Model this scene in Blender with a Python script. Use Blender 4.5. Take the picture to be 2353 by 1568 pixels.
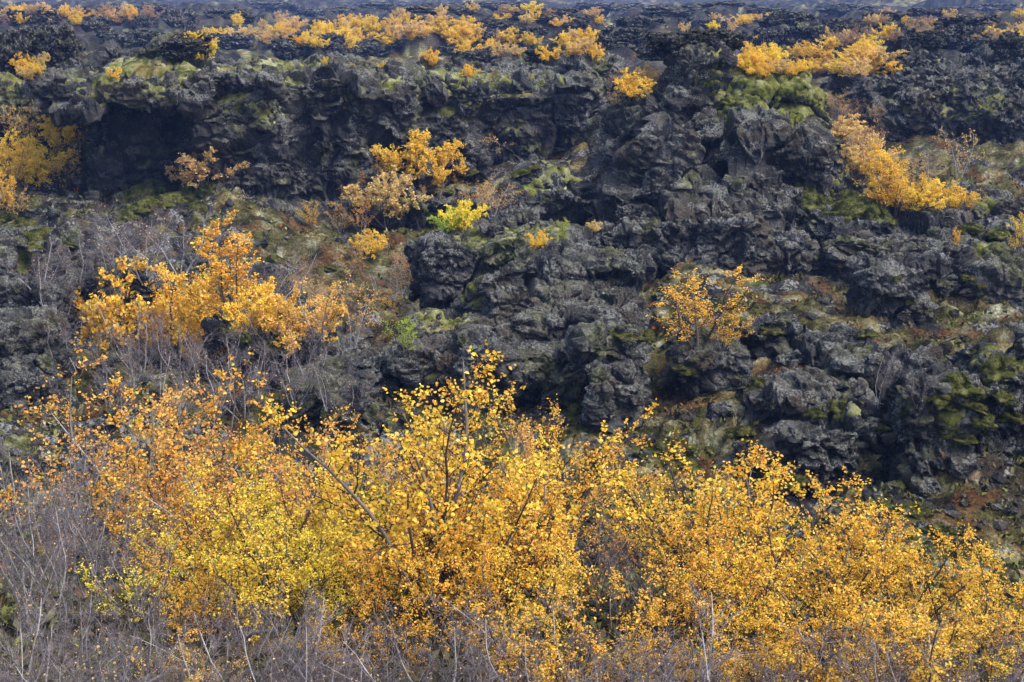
import bpy, math, random, time
import numpy as np
from mathutils import Vector

T0 = time.time()
R = math.radians
random.seed(7)
rng = np.random.default_rng(7)
scene = bpy.context.scene
for o in list(bpy.data.objects):
    bpy.data.objects.remove(o)

# ------------------------------------------------------------------ camera
CAM = np.array([0.0, 0.0, 8.0])
PITCH = R(15.6)
HFOV = R(40.0)
W, H = 2353.0, 1568.0            # measuring frame in which the photograph was read
CX, CY = W / 2, H / 2
FPX = CX / math.tan(HFOV / 2)
cam_data = bpy.data.cameras.new('camera')
cam = bpy.data.objects.new('camera', cam_data)
scene.collection.objects.link(cam)
cam.location = CAM
cam.rotation_euler = (math.pi / 2 - PITCH, 0, 0)
cam_data.sensor_fit = 'HORIZONTAL'
cam_data.angle = HFOV
cam_data.clip_start = 0.1
cam_data.clip_end = 20000
scene.camera = cam

# ------------------------------------------------------------------ sky and sun
SUN_EL, SUN_AZ = R(55), R(112)     # azimuth clockwise from +Y (the viewing direction)
world = bpy.data.worlds.new('World')
scene.world = world
world.use_nodes = True
wn = world.node_tree
bg = wn.nodes['Background']
sky = wn.nodes.new('ShaderNodeTexSky')
sky.sky_type = 'NISHITA'
sky.sun_disc = False
sky.sun_elevation = SUN_EL
sky.sun_rotation = SUN_AZ
sky.air_density = 1.0
sky.dust_density = 4.0
sky.ozone_density = 1.0
wn.links.new(sky.outputs[0], bg.inputs[0])
bg.inputs[1].default_value = 0.148
sun_data = bpy.data.lights.new('sun', 'SUN')
sun_data.energy = 1.5
sun_data.angle = R(30)
sun_data.color = (1.0, 0.97, 0.93)
sun = bpy.data.objects.new('sun', sun_data)
scene.collection.objects.link(sun)
sd = Vector((math.sin(SUN_AZ) * math.cos(SUN_EL), math.cos(SUN_AZ) * math.cos(SUN_EL), math.sin(SUN_EL)))
sun.rotation_euler = sd.to_track_quat('Z', 'Y').to_euler()
vs = scene.view_settings
vs.view_transform = 'Standard'
vs.look = 'None'
vs.gamma = 1.0
vs.use_curve_mapping = False
vs.exposure = 1.22
cy = scene.cycles
cy.use_denoising = True
cy.denoiser = 'OPENIMAGEDENOISE'
cy.max_bounces = 6
cy.diffuse_bounces = 3
cy.glossy_bounces = 2
cy.transmission_bounces = 4
cy.transparent_max_bounces = 8
cy.volume_bounces = 0

# ------------------------------------------------------------------ helpers: view geometry
SP, CP = math.sin(PITCH), math.cos(PITCH)
def ray(px, py):
    a, b = (px - CX) / FPX, (CY - py) / FPX
    return np.array([a, CP + b * SP, -SP + b * CP])
def P(px, py, d):
    """the world point that lies d metres forward (world y) on the sight line through px, py"""
    r = ray(px, py)
    return CAM + r * (d / r[1])
def ppm(d):
    return FPX / d * 0.98
def to_px(p):
    v = np.asarray(p) - CAM
    z = v[1] * CP - v[2] * SP
    return CX + FPX * v[0] / z, CY - FPX * (v[1] * SP + v[2] * CP) / z
def ss(a, b, x):
    t = np.clip((x - a) / (b - a), 0, 1)
    return t * t * (3 - 2 * t)

# ------------------------------------------------------------------ helpers: noise
def _hash(ix, iy, iz, seed):
    h = (ix.astype(np.uint32) * np.uint32(374761393) + iy.astype(np.uint32) * np.uint32(668265263)
         + iz.astype(np.uint32) * np.uint32(2147483647) + np.uint32((seed * 1274126177) & 0xFFFFFFFF))
    h = (h ^ (h >> np.uint32(13))) * np.uint32(1274126177)
    h = (h ^ (h >> np.uint32(16))) * np.uint32(2246822519)
    return h ^ (h >> np.uint32(15))
_G = np.array([[1,1,0],[-1,1,0],[1,-1,0],[-1,-1,0],[1,0,1],[-1,0,1],[1,0,-1],[-1,0,-1],
               [0,1,1],[0,-1,1],[0,1,-1],[0,-1,-1],[1,1,0],[-1,1,0],[0,-1,1],[0,-1,-1]], np.float32)
def _chunk(fn, p, *args, n=24576):
    """work through long arrays in pieces that fit the cache"""
    if len(p) <= n:
        return fn(p, *args)
    parts = [fn(p[k:k + n], *args) for k in range(0, len(p), n)]
    if isinstance(parts[0], tuple):
        return tuple(np.concatenate(x) for x in zip(*parts))
    return np.concatenate(parts)
def _perlin(p, seed):
    p = np.ascontiguousarray(p.T, np.float32)
    i = np.floor(p)
    f = p - i
    i = i.astype(np.int32).view(np.uint32)
    u = f * f * f * (f * (f * 6 - 15) + 10)
    hx = (i[0] * np.uint32(374761393), (i[0] + np.uint32(1)) * np.uint32(374761393))
    hy = (i[1] * np.uint32(668265263), (i[1] + np.uint32(1)) * np.uint32(668265263))
    hz = (i[2] * np.uint32(2147483647) + np.uint32((seed * 1274126177) & 0xFFFFFFFF), (i[2] + np.uint32(1)) * np.uint32(2147483647) + np.uint32((seed * 1274126177) & 0xFFFFFFFF))
    fx, fy, fz = (f[0], f[0] - 1), (f[1], f[1] - 1), (f[2], f[2] - 1)
    def dot(a, b, c):
        h = hx[a] + hy[b] + hz[c]
        h = (h ^ (h >> np.uint32(13))) * np.uint32(1274126177)
        h = (h ^ (h >> np.uint32(16))) * np.uint32(2246822519)
        h = (h >> np.uint32(15)) & np.uint32(15)
        return _GT[0].take(h) * fx[a] + _GT[1].take(h) * fy[b] + _GT[2].take(h) * fz[c]
    def lz(a, b):
        d0 = dot(a, b, 0)
        return d0 + u[2] * (dot(a, b, 1) - d0)
    def ly(a):
        d0 = lz(a, 0)
        return d0 + u[1] * (lz(a, 1) - d0)
    d0 = ly(0)
    return d0 + u[0] * (ly(1) - d0)
_GT = np.ascontiguousarray(_G.T)
def perlin(p, seed=0):
    return _chunk(_perlin, p, seed)
def fbm(p, octaves=4, seed=0, gain=0.5, lac=2.03):
    a, s, out = 1.0, 1.0, 0
    for k in range(octaves):
        out = out + a * perlin(p * s + 17.3 * k, seed + k)
        a *= gain
        s *= lac
    return out
def ridged(p, octaves=3, seed=0, gain=0.5):
    a, s, out = 1.0, 1.0, 0
    for k in range(octaves):
        out = out + a * (1 - 2.2 * np.abs(perlin(p * s + 9.1 * k, seed + k)))
        a *= gain
        s *= 2.1
    return out
def worley(p, seed=0):
    return _chunk(_worley, p, seed)
def _worley(p, seed):
    p = np.ascontiguousarray(p.T, np.float32)
    i = np.floor(p)
    f = p - i
    i = i.astype(np.int64)
    n = p.shape[1]
    f1 = np.full(n, 9.0, np.float32); f2 = np.full(n, 9.0, np.float32); hb = np.zeros(n, np.uint32)
    bx = np.zeros(n, np.float32); by = np.zeros(n, np.float32); bz = np.zeros(n, np.float32)
    for dx in (-1, 0, 1):
        for dy in (-1, 0, 1):
            for dz in (-1, 0, 1):
                h = _hash(i[0] + dx, i[1] + dy, i[2] + dz, seed)
                ex = dx + (h & np.uint32(1023)).astype(np.float32) / 1023 - f[0]
                ey = dy + ((h >> np.uint32(10)) & np.uint32(1023)).astype(np.float32) / 1023 - f[1]
                ez = dz + ((h >> np.uint32(20)) & np.uint32(1023)).astype(np.float32) / 1023 - f[2]
                d = ex * ex + ey * ey + ez * ez
                near = d < f1
                f2 = np.where(near, f1, np.minimum(f2, d))
                f1 = np.where(near, d, f1)
                hb = np.where(near, h, hb)
                bx = np.where(near, ex, bx); by = np.where(near, ey, by); bz = np.where(near, ez, bz)
    h2 = hb * np.uint32(2654435761)
    val = (h2 >> np.uint32(16)).astype(np.float32) / 65535
    g = (h2 >> np.uint32(4)) & np.uint32(15)
    tilt = _GT[0].take(g) * bx + _GT[1].take(g) * by + _GT[2].take(g) * bz
    return np.sqrt(f1), np.sqrt(f2), val, tilt

# ------------------------------------------------------------------ helpers: meshes and objects
COL = scene.collection
def mesh_from(name, v, f, mat=None, smooth=True, attr=None):
    """v (n,3); f (m,k) array of equal polygons"""
    me = bpy.data.meshes.new(name)
    v = np.ascontiguousarray(v, np.float32); f = np.ascontiguousarray(f, np.int32)
    m, k = f.shape
    me.vertices.add(len(v)); me.vertices.foreach_set('co', v.ravel())
    me.loops.add(m * k); me.loops.foreach_set('vertex_index', f.ravel())
    me.polygons.add(m); me.polygons.foreach_set('loop_start', np.arange(0, m * k, k, dtype=np.int32))
    me.update(calc_edges=True)
    me.polygons.foreach_set('use_smooth', np.full(m, smooth, bool))
    if attr:
        for an, arr in attr.items():
            a = me.attributes.new(an, 'FLOAT_COLOR' if arr.ndim == 2 else 'FLOAT', 'POINT')
            if arr.ndim == 2:
                a.data.foreach_set('color', np.ascontiguousarray(arr, np.float32).ravel())
            else:
                a.data.foreach_set('value', np.ascontiguousarray(arr, np.float32))
    if mat:
        me.materials.append(mat)
    return me
def link(name, me, parent=None, loc=(0, 0, 0)):
    o = bpy.data.objects.new(name, me)
    COL.objects.link(o)
    o.location = loc
    if parent is not None:
        o.parent = parent
    return o
def empty(name, loc=(0, 0, 0)):
    o = link(name, None, None, loc)
    o.empty_display_size = 0.2
    return o
def tag(o, label=None, cat=None, group=None, kind=None):
    for k, x in (('label', label), ('category', cat), ('group', group), ('kind', kind)):
        if x:
            o[k] = x
    return o
def normals(v, f):
    a = v[f[:, 2]] - v[f[:, 0]]
    b = v[f[:, -1]] - v[f[:, 1]]
    fn = np.cross(a, b)
    n = np.zeros_like(v)
    for k in range(f.shape[1]):
        for c in range(3):
            n[:, c] += np.bincount(f[:, k], fn[:, c], len(v))
    return n / (np.linalg.norm(n, axis=1, keepdims=True) + 1e-12)
def subdivide(v, f):
    """every quad into four"""
    n = len(v)
    e = np.stack([f, np.roll(f, -1, 1)], 2).reshape(-1, 2)
    e.sort(axis=1)
    key = e[:, 0].astype(np.int64) * n + e[:, 1]
    u, idx, inv = np.unique(key, return_index=True, return_inverse=True)
    mid = (v[e[idx, 0]] + v[e[idx, 1]]) / 2
    fc = v[f].mean(1)
    ei = (n + inv).reshape(-1, 4)
    ci = n + len(u) + np.arange(len(f))
    q = [np.stack([f[:, k], ei[:, k], ci, ei[:, k - 1]], 1) for k in range(4)]
    return np.vstack([v, mid, fc]), np.vstack(q)
def surface_nets(g, origin, h):
    nx, ny, nz = g.shape
    ins = g < 0
    cnt = np.zeros((nx - 1, ny - 1, nz - 1), np.int8)
    for a in (0, 1):
        for b in (0, 1):
            for c in (0, 1):
                cnt += ins[a:nx - 1 + a, b:ny - 1 + b, c:nz - 1 + c]
    act = (cnt > 0) & (cnt < 8)
    idx = np.full(act.shape, -1, np.int64)
    ii = np.argwhere(act)
    idx[act] = np.arange(len(ii))
    acc = np.zeros((len(ii), 3)); num = np.zeros(len(ii))
    cor = [(a, b, c) for a in (0, 1) for b in (0, 1) for c in (0, 1)]
    vals = {c: g[ii[:, 0] + c[0], ii[:, 1] + c[1], ii[:, 2] + c[2]] for c in cor}
    for ca in cor:
        for ax in range(3):
            if ca[ax] == 0:
                cb = list(ca); cb[ax] = 1; cb = tuple(cb)
                va, vb = vals[ca], vals[cb]
                x = (va < 0) != (vb < 0)
                t = np.where(x, va / (va - vb + 1e-12), 0)
                pt = np.array(ca, float)[None] + t[:, None] * (np.array(cb) - np.array(ca))[None]
                acc += pt * x[:, None]; num += x
    v = origin + (ii + acc / num[:, None]) * h
    fs = []
    for ax in range(3):
        sl0 = [slice(1, -1)] * 3; sl1 = [slice(1, -1)] * 3
        sl0[ax] = slice(0, -1); sl1[ax] = slice(1, None)
        a, b = ins[tuple(sl0)], ins[tuple(sl1)]
        for flip in (0, 1):
            e = np.argwhere((a & ~b) if not flip else (~a & b))
            if not len(e):
                continue
            off = np.array([1, 1, 1]); off[ax] = 0
            e = e + off
            u1, u2 = (ax + 1) % 3, (ax + 2) % 3
            def cell(d1, d2):
                q = e.copy(); q[:, u1] += d1; q[:, u2] += d2
                return idx[q[:, 0], q[:, 1], q[:, 2]]
            quad = np.stack([cell(-1, -1), cell(0, -1), cell(0, 0), cell(-1, 0)], 1)
            fs.append(quad[:, ::-1] if flip else quad)
    return v, np.vstack(fs)
def rot(rz=0, rx=0, ry=0):
    cz, sz, cx, sx, c_y, s_y = math.cos(rz), math.sin(rz), math.cos(rx), math.sin(rx), math.cos(ry), math.sin(ry)
    Z = np.array([[cz, -sz, 0], [sz, cz, 0], [0, 0, 1]])
    X = np.array([[1, 0, 0], [0, cx, -sx], [0, sx, cx]])
    Y = np.array([[c_y, 0, s_y], [0, 1, 0], [-s_y, 0, c_y]])
    return Z @ X @ Y

# ------------------------------------------------------------------ materials
def nodes(name):
    m = bpy.data.materials.new(name)
    m.use_nodes = True
    t = m.node_tree
    t.nodes.clear()
    out = t.nodes.new('ShaderNodeOutputMaterial')
    def add(kind, **kw):
        n = t.nodes.new('ShaderNode' + kind)
        for k, x in kw.items():
            if k.startswith('i_'):
                s = k[2:]
                n.inputs[int(s) if s.isdigit() else s.replace('_', ' ')].default_value = x
            else:
                setattr(n, k, x)
        return n
    def ln(a, b):
        t.links.new(a, b)
    return m, t, out, add, ln
def ramp(add, ln, src, stops):
    r = add('ValToRGB')
    e = r.color_ramp.elements
    while len(e) < len(stops):
        e.new(0.5)
    for k, (p, c) in enumerate(stops):
        e[k].position = p
        e[k].color = (*c, 1) if len(c) == 3 else c
    ln(src, r.inputs[0])
    return r.outputs[0]
def mixc(add, ln, fac, a, b):
    m = add('Mix', data_type='RGBA')
    ln(fac, m.inputs[0]) if not isinstance(fac, (int, float)) else setattr(m.inputs[0], 'default_value', fac)
    for s, x in ((6, a), (7, b)):
        if isinstance(x, tuple):
            m.inputs[s].default_value = (*x, 1)
        else:
            ln(x, m.inputs[s])
    return m.outputs[2]
def math2(add, ln, op, a, b=None, clamp=False):
    m = add('Math', operation=op, use_clamp=clamp)
    for k, x in enumerate((a, b)):
        if x is None:
            continue
        if isinstance(x, (int, float)):
            m.inputs[k].default_value = x
        else:
            ln(x, m.inputs[k])
    return m.outputs[0]
def noise(add, ln, co, scale, detail=6, rough=0.6, dist=0.0):
    n = add('TexNoise', i_Scale=scale, i_Detail=detail, i_Roughness=rough, i_Distortion=dist)
    ln(co, n.inputs['Vector'])
    return n.outputs['Fac']

def lerp(a, b, t):
    return a + (b - a) * t[:, None]
def cramp(x, stops):
    xs = [p for p, _ in stops]
    return np.stack([np.interp(x, xs, [c[k] for _, c in stops]) for k in range(3)], 1)
def rock_cover(p, nz, moss_bias=0.0, tone=1.0, seed=0, pale_top=0.5):
    """colours of weathered basalt: dark crust, rusty stretches, moss film; alpha = how much pale lichen grows there"""
    n1 = fbm(p * 1.1, 4, seed + 1)
    c = cramp(n1, [(-0.5, (0.016, 0.017, 0.019)), (-0.05, (0.034, 0.0355, 0.038)), (0.3, (0.066, 0.068, 0.070)), (0.6, (0.112, 0.110, 0.106))]) * tone
    n2 = fbm(p * 0.5, 3, seed + 7)
    c = lerp(c, np.array([[0.100, 0.074, 0.050]]) * tone, ss(0.16, 0.42, n2) * 0.5)
    li = ss(-0.12, 0.40, fbm(p * 1.9, 3, seed + 12) + 0.20 * nz)
    m = fbm(p * 0.8, 5, seed + 21) + 0.30 * nz + moss_bias
    mk = ss(0.46, 0.60, m)
    mc = cramp(fbm(p * 3.5, 3, seed + 31), [(-0.4, (0.040, 0.046, 0.014)), (0.0, (0.085, 0.092, 0.034)), (0.3, (0.17, 0.175, 0.10)), (0.6, (0.27, 0.275, 0.20))])
    c = lerp(c, mc, mk)
    tp = ss(0.55, 0.95, nz) * ss(-0.35, 0.15, fbm(p * 1.4, 3, seed + 41)) * pale_top
    c = lerp(c, cramp(fbm(p * 2.6, 2, seed + 45), [(-.4, (.085, .078, .055)), (0, (.135, .135, .10)), (.4, (.21, .215, .165))]), tp)
    return np.concatenate([c, (li * (1 - 0.7 * mk))[:, None]], 1)
def heath_cover(p, seed=0):
    h1 = fbm(p * 1.5, 5, seed + 61, 0.62)
    c = cramp(h1, [(-0.6, (0.016, 0.014, 0.011)), (-0.3, (0.034, 0.032, 0.014)), (-0.08, (0.060, 0.064, 0.018)), (0.06, (0.056, 0.044, 0.022)), (0.22, (0.085, 0.078, 0.042)), (0.45, (0.140, 0.138, 0.085)), (0.75, (0.26, 0.26, 0.18))])
    c = c * 1.25
    r = ss(0.18, 0.36, fbm(p * 0.7, 4, seed + 71))
    c = lerp(c, cramp(h1, [(-.5, (.045, .032, .014)), (0, (.15, .115, .05)), (.5, (.24, .20, .10))]), ss(0.05, 0.3, fbm(p * .33, 3, seed + 75)) * .8)
    return lerp(c, np.array([[0.115, 0.046, 0.020]]), r * 0.5)
def finish(add, ln, out, colr, nor, rough=0.85, spec=0.3):
    bs = add('BsdfPrincipled', i_Roughness=rough)
    bs.inputs['Specular IOR Level'].default_value = spec
    if isinstance(colr, tuple):
        bs.inputs['Base Color'].default_value = (*colr, 1)
    else:
        ln(colr, bs.inputs['Base Color'])
    if nor is not None:
        ln(nor, bs.inputs['Normal'])
    ln(bs.outputs[0], out.inputs['Surface'])
    return bs
def mat_cover(name, grain=24.0, relief=5.0, depth=0.15, rough=0.85, spec=0.3):
    """shows the cover colours stored on the mesh, with grain, lichen specks and relief"""
    m, t, out, add, ln = nodes(name)
    co = add('TexCoord').outputs['Object']
    at = add('Attribute', attribute_name='cover')
    n3 = noise(add, ln, co, grain, 3, 0.75)
    g = add('Mix', data_type='RGBA', blend_type='MULTIPLY'); g.inputs[0].default_value = 1.0
    ln(at.outputs['Color'], g.inputs[6]); ln(ramp(add, ln, n3, [(0.28, (0.28, 0.28, 0.28)), (0.5, (1, 1, 1)), (0.74, (2.3, 2.3, 2.2))]), g.inputs[7])
    b1 = noise(add, ln, co, relief, 6, 0.78, 0.0)
    sel = math2(add, ln, 'ADD', math2(add, ln, 'MULTIPLY', at.outputs['Alpha'], 0.26), math2(add, ln, 'ADD', math2(add, ln, 'MULTIPLY', b1, 0.35), n3))
    k = ramp(add, ln, sel, [(0.87, (0, 0, 0)), (1.01, (1, 1, 1))])
    c = mixc(add, ln, math2(add, ln, 'MULTIPLY', k, 0.75), g.outputs[2], (0.31, 0.32, 0.295))
    bp = add('Bump', i_Strength=1.0, i_Distance=depth)
    ln(b1, bp.inputs['Height'])
    finish(add, ln, out, c, bp.outputs[0], rough, spec)
    return m
def mat_moss(name, pale=0.5):
    m, t, out, add, ln = nodes(name)
    co = add('TexCoord').outputs['Object']
    n1 = noise(add, ln, co, 2.2, 4, 0.7, 0.4)
    c = ramp(add, ln, n1, [(0.30, (0.026, 0.032, 0.008)), (0.44, (0.066, 0.078, 0.014)), (0.60 - 0.14 * pale, (0.116, 0.120, 0.033)), (0.80 - 0.18 * pale, (0.25, 0.255, 0.130)), (0.97 - 0.2 * pale, (0.37, 0.375, 0.26))])
    n2 = noise(add, ln, co, 38, 4, 0.75)
    g = add('Mix', data_type='RGBA', blend_type='MULTIPLY'); g.inputs[0].default_value = 1.0
    ln(c, g.inputs[6]); ln(ramp(add, ln, n2, [(0.3, (0.5, 0.5, 0.5)), (0.7, (1.4, 1.4, 1.35))]), g.inputs[7])
    n3 = noise(add, ln, co, 0.8, 3, 0.6)
    br = ramp(add, ln, n3, [(0.58, (0, 0, 0)), (0.70, (1, 1, 1))])
    c2 = mixc(add, ln, math2(add, ln, 'MULTIPLY', br, 0.5), g.outputs[2], (0.16, 0.075, 0.022))
    bp = add('Bump', i_Strength=1.0, i_Distance=0.05)
    ln(math2(add, ln, 'ADD', noise(add, ln, co, 16, 4, 0.75), 0.0), bp.inputs['Height'])
    bs = finish(add, ln, out, c2, bp.outputs[0], 0.95, 0.1)
    return m
def mat_leaf(name):
    """thin leaf: its tint comes from the shrub (object colour), varied leaf by leaf"""
    m, t, out, add, ln = nodes(name)
    oi = add('ObjectInfo')
    ge = add('NewGeometry')
    rnd = ge.outputs['Random Per Island']
    hs = add('HueSaturation')
    ln(oi.outputs['Color'], hs.inputs['Color'])
    ln(math2(add, ln, 'ADD', math2(add, ln, 'MULTIPLY', rnd, 0.042), 0.479), hs.inputs['Hue'])
    v2 = add('TexWhiteNoise', noise_dimensions='1D'); ln(rnd, v2.inputs['W'])
    ln(math2(add, ln, 'ADD', math2(add, ln, 'MULTIPLY', v2.outputs['Value'], 0.6), 0.72), hs.inputs['Value'])
    dry = ramp(add, ln, rnd, [(0.028, (1, 1, 1)), (0.032, (0, 0, 0))])
    dryc = mixc(add, ln, math2(add, ln, 'MULTIPLY', dry, 0.7), hs.outputs[0], (0.30, 0.12, 0.03))
    # a few leaves stay green
    gr = ramp(add, ln, rnd, [(0.965, (0, 0, 0)), (0.97, (1, 1, 1))])
    c = mixc(add, ln, math2(add, ln, 'MULTIPLY', gr, 0.75), dryc, (0.42, 0.50, 0.04))
    dif = add('BsdfPrincipled', i_Roughness=0.42)
    dif.inputs['Specular IOR Level'].default_value = 0.45
    ln(c, dif.inputs['Base Color'])
    tr = add('BsdfTranslucent'); ln(c, tr.inputs[0])
    mx = add('MixShader', i_0=0.44)
    ln(dif.outputs[0], mx.inputs[1]); ln(tr.outputs[0], mx.inputs[2])
    ln(mx.outputs[0], out.inputs['Surface'])
    return m
def mat_bark(name, dark, light):
    m, t, out, add, ln = nodes(name)
    co = add('TexCoord').outputs['Object']
    n1 = noise(add, ln, co, 7, 5, 0.7)
    ge = add('NewGeometry')
    a = math2(add, ln, 'ADD', n1, math2(add, ln, 'MULTIPLY', math2(add, ln, 'SUBTRACT', ge.outputs['Random Per Island'], 0.5), 0.35))
    c = ramp(add, ln, a, [(0.32, dark), (0.7, light)])
    bp = add('Bump', i_Strength=0.6, i_Distance=0.01)
    ln(noise(add, ln, co, 60, 4, 0.7), bp.inputs['Height'])
    finish(add, ln, out, c, bp.outputs[0], 0.75, 0.25)
    return m

M_ROCK = mat_cover('basalt_lava', 21, 8.0, 0.28, 0.82, 0.35)
M_FAR = mat_cover('basalt_lava_far', 9, 1.6, 0.5, 0.9, 0.1)
M_MOSS = mat_moss('moss', 0.35)
M_MOSSP = mat_moss('pale_woolly_moss', 0.95)
M_MOSSB = mat_moss('bright_moss', 0.62)
M_GROUND = mat_cover('lava_field_floor', 13, 3.2, 0.22, 1.0, 0.04)
M_LEAF = mat_leaf('birch_leaf')
M_BARK = mat_bark('birch_bark', (0.030, 0.024, 0.020), (0.20, 0.17, 0.145))
M_TWIG = mat_bark('twig_bark', (0.022, 0.015, 0.013), (0.085, 0.062, 0.055))
M_GREY = mat_bark('grey_bark', (0.10, 0.093, 0.098), (0.42, 0.40, 0.40))
M_GREYT = mat_bark('grey_twig_bark', (0.075, 0.062, 0.068), (0.24, 0.21, 0.22))

# ------------------------------------------------------------------ ground
YB = np.array([0, 18, 24, 32, 43, 49, 56, 75, 100, 140, 200, 300, 500, 800, 1500, 3000, 9000.0])
ZB = np.array([0, 0, 0, -0.2, -0.1, 1.0, 1.6, 1.5, 0.9, -0.3, -1.9, -4.6, -9, -15, -28, -50, -110.0])
def ground_base(x, y):
    z = np.interp(y, YB, ZB)
    z = z + 2.9 * (1 - ss(8.5, 18.5, y))
    z = z + 0.95 * ss(-0.5, 6, x) * ss(17, 27, y) * (1 - ss(34, 44, y))
    z = z - 0.5 * np.exp(-((x + 5) / 4) ** 2 - ((y - 31) / 5) ** 2)
    z = z + 1.0 * np.exp(-((x + 9.8) / 3) ** 2 - ((y - 41.5) / 3) ** 2) + 1.2 * ss(-11.5, -16, x) * ss(30, 44, y) * (1 - ss(50, 58, y))
    z = z + 0.7 * ss(-1.0, 3.5, x) * ss(35, 42, y) * (1 - ss(46, 52, y))
    z = z - 0.5 * np.exp(-((x + 2.8) / 2.2) ** 2 - ((y - 39) / 5) ** 2)
    z = z + 0.5 * np.exp(-((x + 9) / 3) ** 2 - ((y - 22) / 3) ** 2)
    return z
def ground_full(x, y, full=True):
    """height and cover masks"""
    p = np.stack([x, y, np.zeros_like(x)], 1)
    z = ground_base(x, y)
    far = ss(50, 75, y)
    mid = ss(15, 20, y) * (1 - 0.93 * far)
    n_a = fbm(p * 0.35, 4, 3)
    z = z + n_a * 0.45 * mid + fbm(p * 1.7, 3, 8) * 0.11 * mid + fbm(p * 0.8, 3, 5) * 0.2 * (1 - mid)
    f1, f2, cv, tl = worley(p * 0.9 + 0.3 * n_a[:, None], 14)
    g1, g2, gv_, gt = worley(p * 2.3 + 0.5 * n_a[:, None], 15)
    soft = np.clip(np.exp(-((x + 2.5) / 3.4) ** 2 - ((y - 40) / 7) ** 2) + np.exp(-((x - 12.6) / 3.2) ** 2 - ((y - 50) / 13) ** 2) + np.exp(-((x - 4.2) / 2.0) ** 2 - ((y - 51) / 7) ** 2) + 0.8 * np.exp(-((x - 6.5) / 3) ** 2 - ((y - 26) / 4) ** 2), 0, 1)
    stony = ss(-0.25, 0.25, fbm(p * 0.45, 3, 44)) * (1 - 0.85 * soft)
    z = z + mid * (0.25 + 0.75 * stony) * (0.16 * (cv - 0.4) + 0.22 * tl + 0.07 * (gv_ - 0.5) + 0.13 * gt)
    # broken lava shelves out on the plain
    q = p * np.array([1 / 15.0, 1 / 24.0, 1])
    t = fbm(q, 4, 11) + 0.10 * fbm(p / 3.2, 2, 12)
    shelf = ss(0.02, 0.09, t) + 0.7 * ss(0.22, 0.29, t) + 0.5 * ss(0.40, 0.46, t)
    rocky = ss(0.0, 0.10, t)
    rub = fbm(p * np.array([0.45, 0.35, 1]), 3, 21)
    z = z + far * (shelf * 1.15 * (1 - 0.4 * ss(200, 400, y)) + rub * (0.30 + 0.30 * rocky))
    fold = fbm(p * np.array([1 / 60.0, 1 / 90.0, 1]), 3, 31)
    z = z + ss(150, 330, y) * fold * 4.0
    if not full:
        return z
    n_b = fbm(p * 0.22, 3, 41)
    heath = np.clip(0.45 + 1.6 * n_b, 0, 1) * (1 - far) + far * np.clip(0.75 - 1.4 * rocky + 0.8 * n_b, 0, 1)
    rn = ss(-0.5, 6, x) * ss(17, 27, y) * (1 - ss(34, 44, y))
    heath = np.clip(heath + 0.25 * rn + 0.8 * soft, 0, 1.2)
    pale = far * np.clip(fbm(q * 0.8, 3, 51) * 2.2 + 0.1, 0, 1) * (1 - rocky) * (0.35 + 0.65 * ss(95, 150, y)) * (1 - 0.7 * ss(220, 300, y))
    pale = np.maximum(pale, ss(110, 150, y) * (1 - 0.9 * ss(190, 260, y)) * np.clip(fold * 3.5 + .2, 0, 1) * np.clip(1.1 - 1.3 * rocky, 0, 1))
    brk = fbm(p * 1.3, 4, 81)
    c = rock_cover(p, np.full(len(x), 0.5), -0.10, 0.75, 5)
    al = c[:, 3]
    kh = ss(-0.10, 0.10, heath - 0.5 + 0.9 * brk)
    col = lerp(c[:, :3], heath_cover(p), kh)
    pc = cramp(fbm(p * 0.5, 3, 91), [(-0.4, (0.10, 0.115, 0.03)), (0.0, (0.22, 0.23, 0.09)), (0.4, (0.34, 0.34, 0.19))])
    kp = ss(-0.08, 0.10, pale - 0.5 + 0.7 * brk)
    col = lerp(col, pc, kp)
    return z, np.concatenate([col, (al * (1 - 0.8 * kh) * (1 - 1.0 * far) - 0.35 * far - 0.25 * (1 - mid))[:, None]], 1)
def ground_z(x, y):
    return float(ground_full(np.array([float(x)]), np.array([float(y)]), False)[0])

rows = np.concatenate([np.geomspace(4, 18, 90, endpoint=False), np.geomspace(18, 60, 330, endpoint=False), np.geomspace(60, 420, 270, endpoint=False), np.geomspace(420, 9000, 70)])
ang = np.concatenate([np.linspace(-75, -27, 40, endpoint=False), np.linspace(-26, 26, 410, endpoint=False), np.linspace(27, 75, 41)])
yy, aa = np.meshgrid(rows, np.radians(ang), indexing='ij')
gx = (yy * np.tan(aa)).ravel(); gy = yy.ravel()
# a frontal fan: x grows with distance, the sheet also reaches behind the camera
gz, cov = ground_full(gx, gy)
gv = np.stack([gx, gy, gz], 1)
nr, nc = yy.shape
ii = np.arange(nr * nc).reshape(nr, nc)
gf = np.stack([ii[:-1, :-1], ii[:-1, 1:], ii[1:, 1:], ii[1:, :-1]], -1).reshape(-1, 4)
ground = link('ground', mesh_from('ground', gv, gf, M_GROUND, True, {'cover': cov}))
tag(ground, 'dark lava field floor with heath and moss', None, None, 'structure')
print('ground', round(time.time() - T0, 1))

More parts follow.
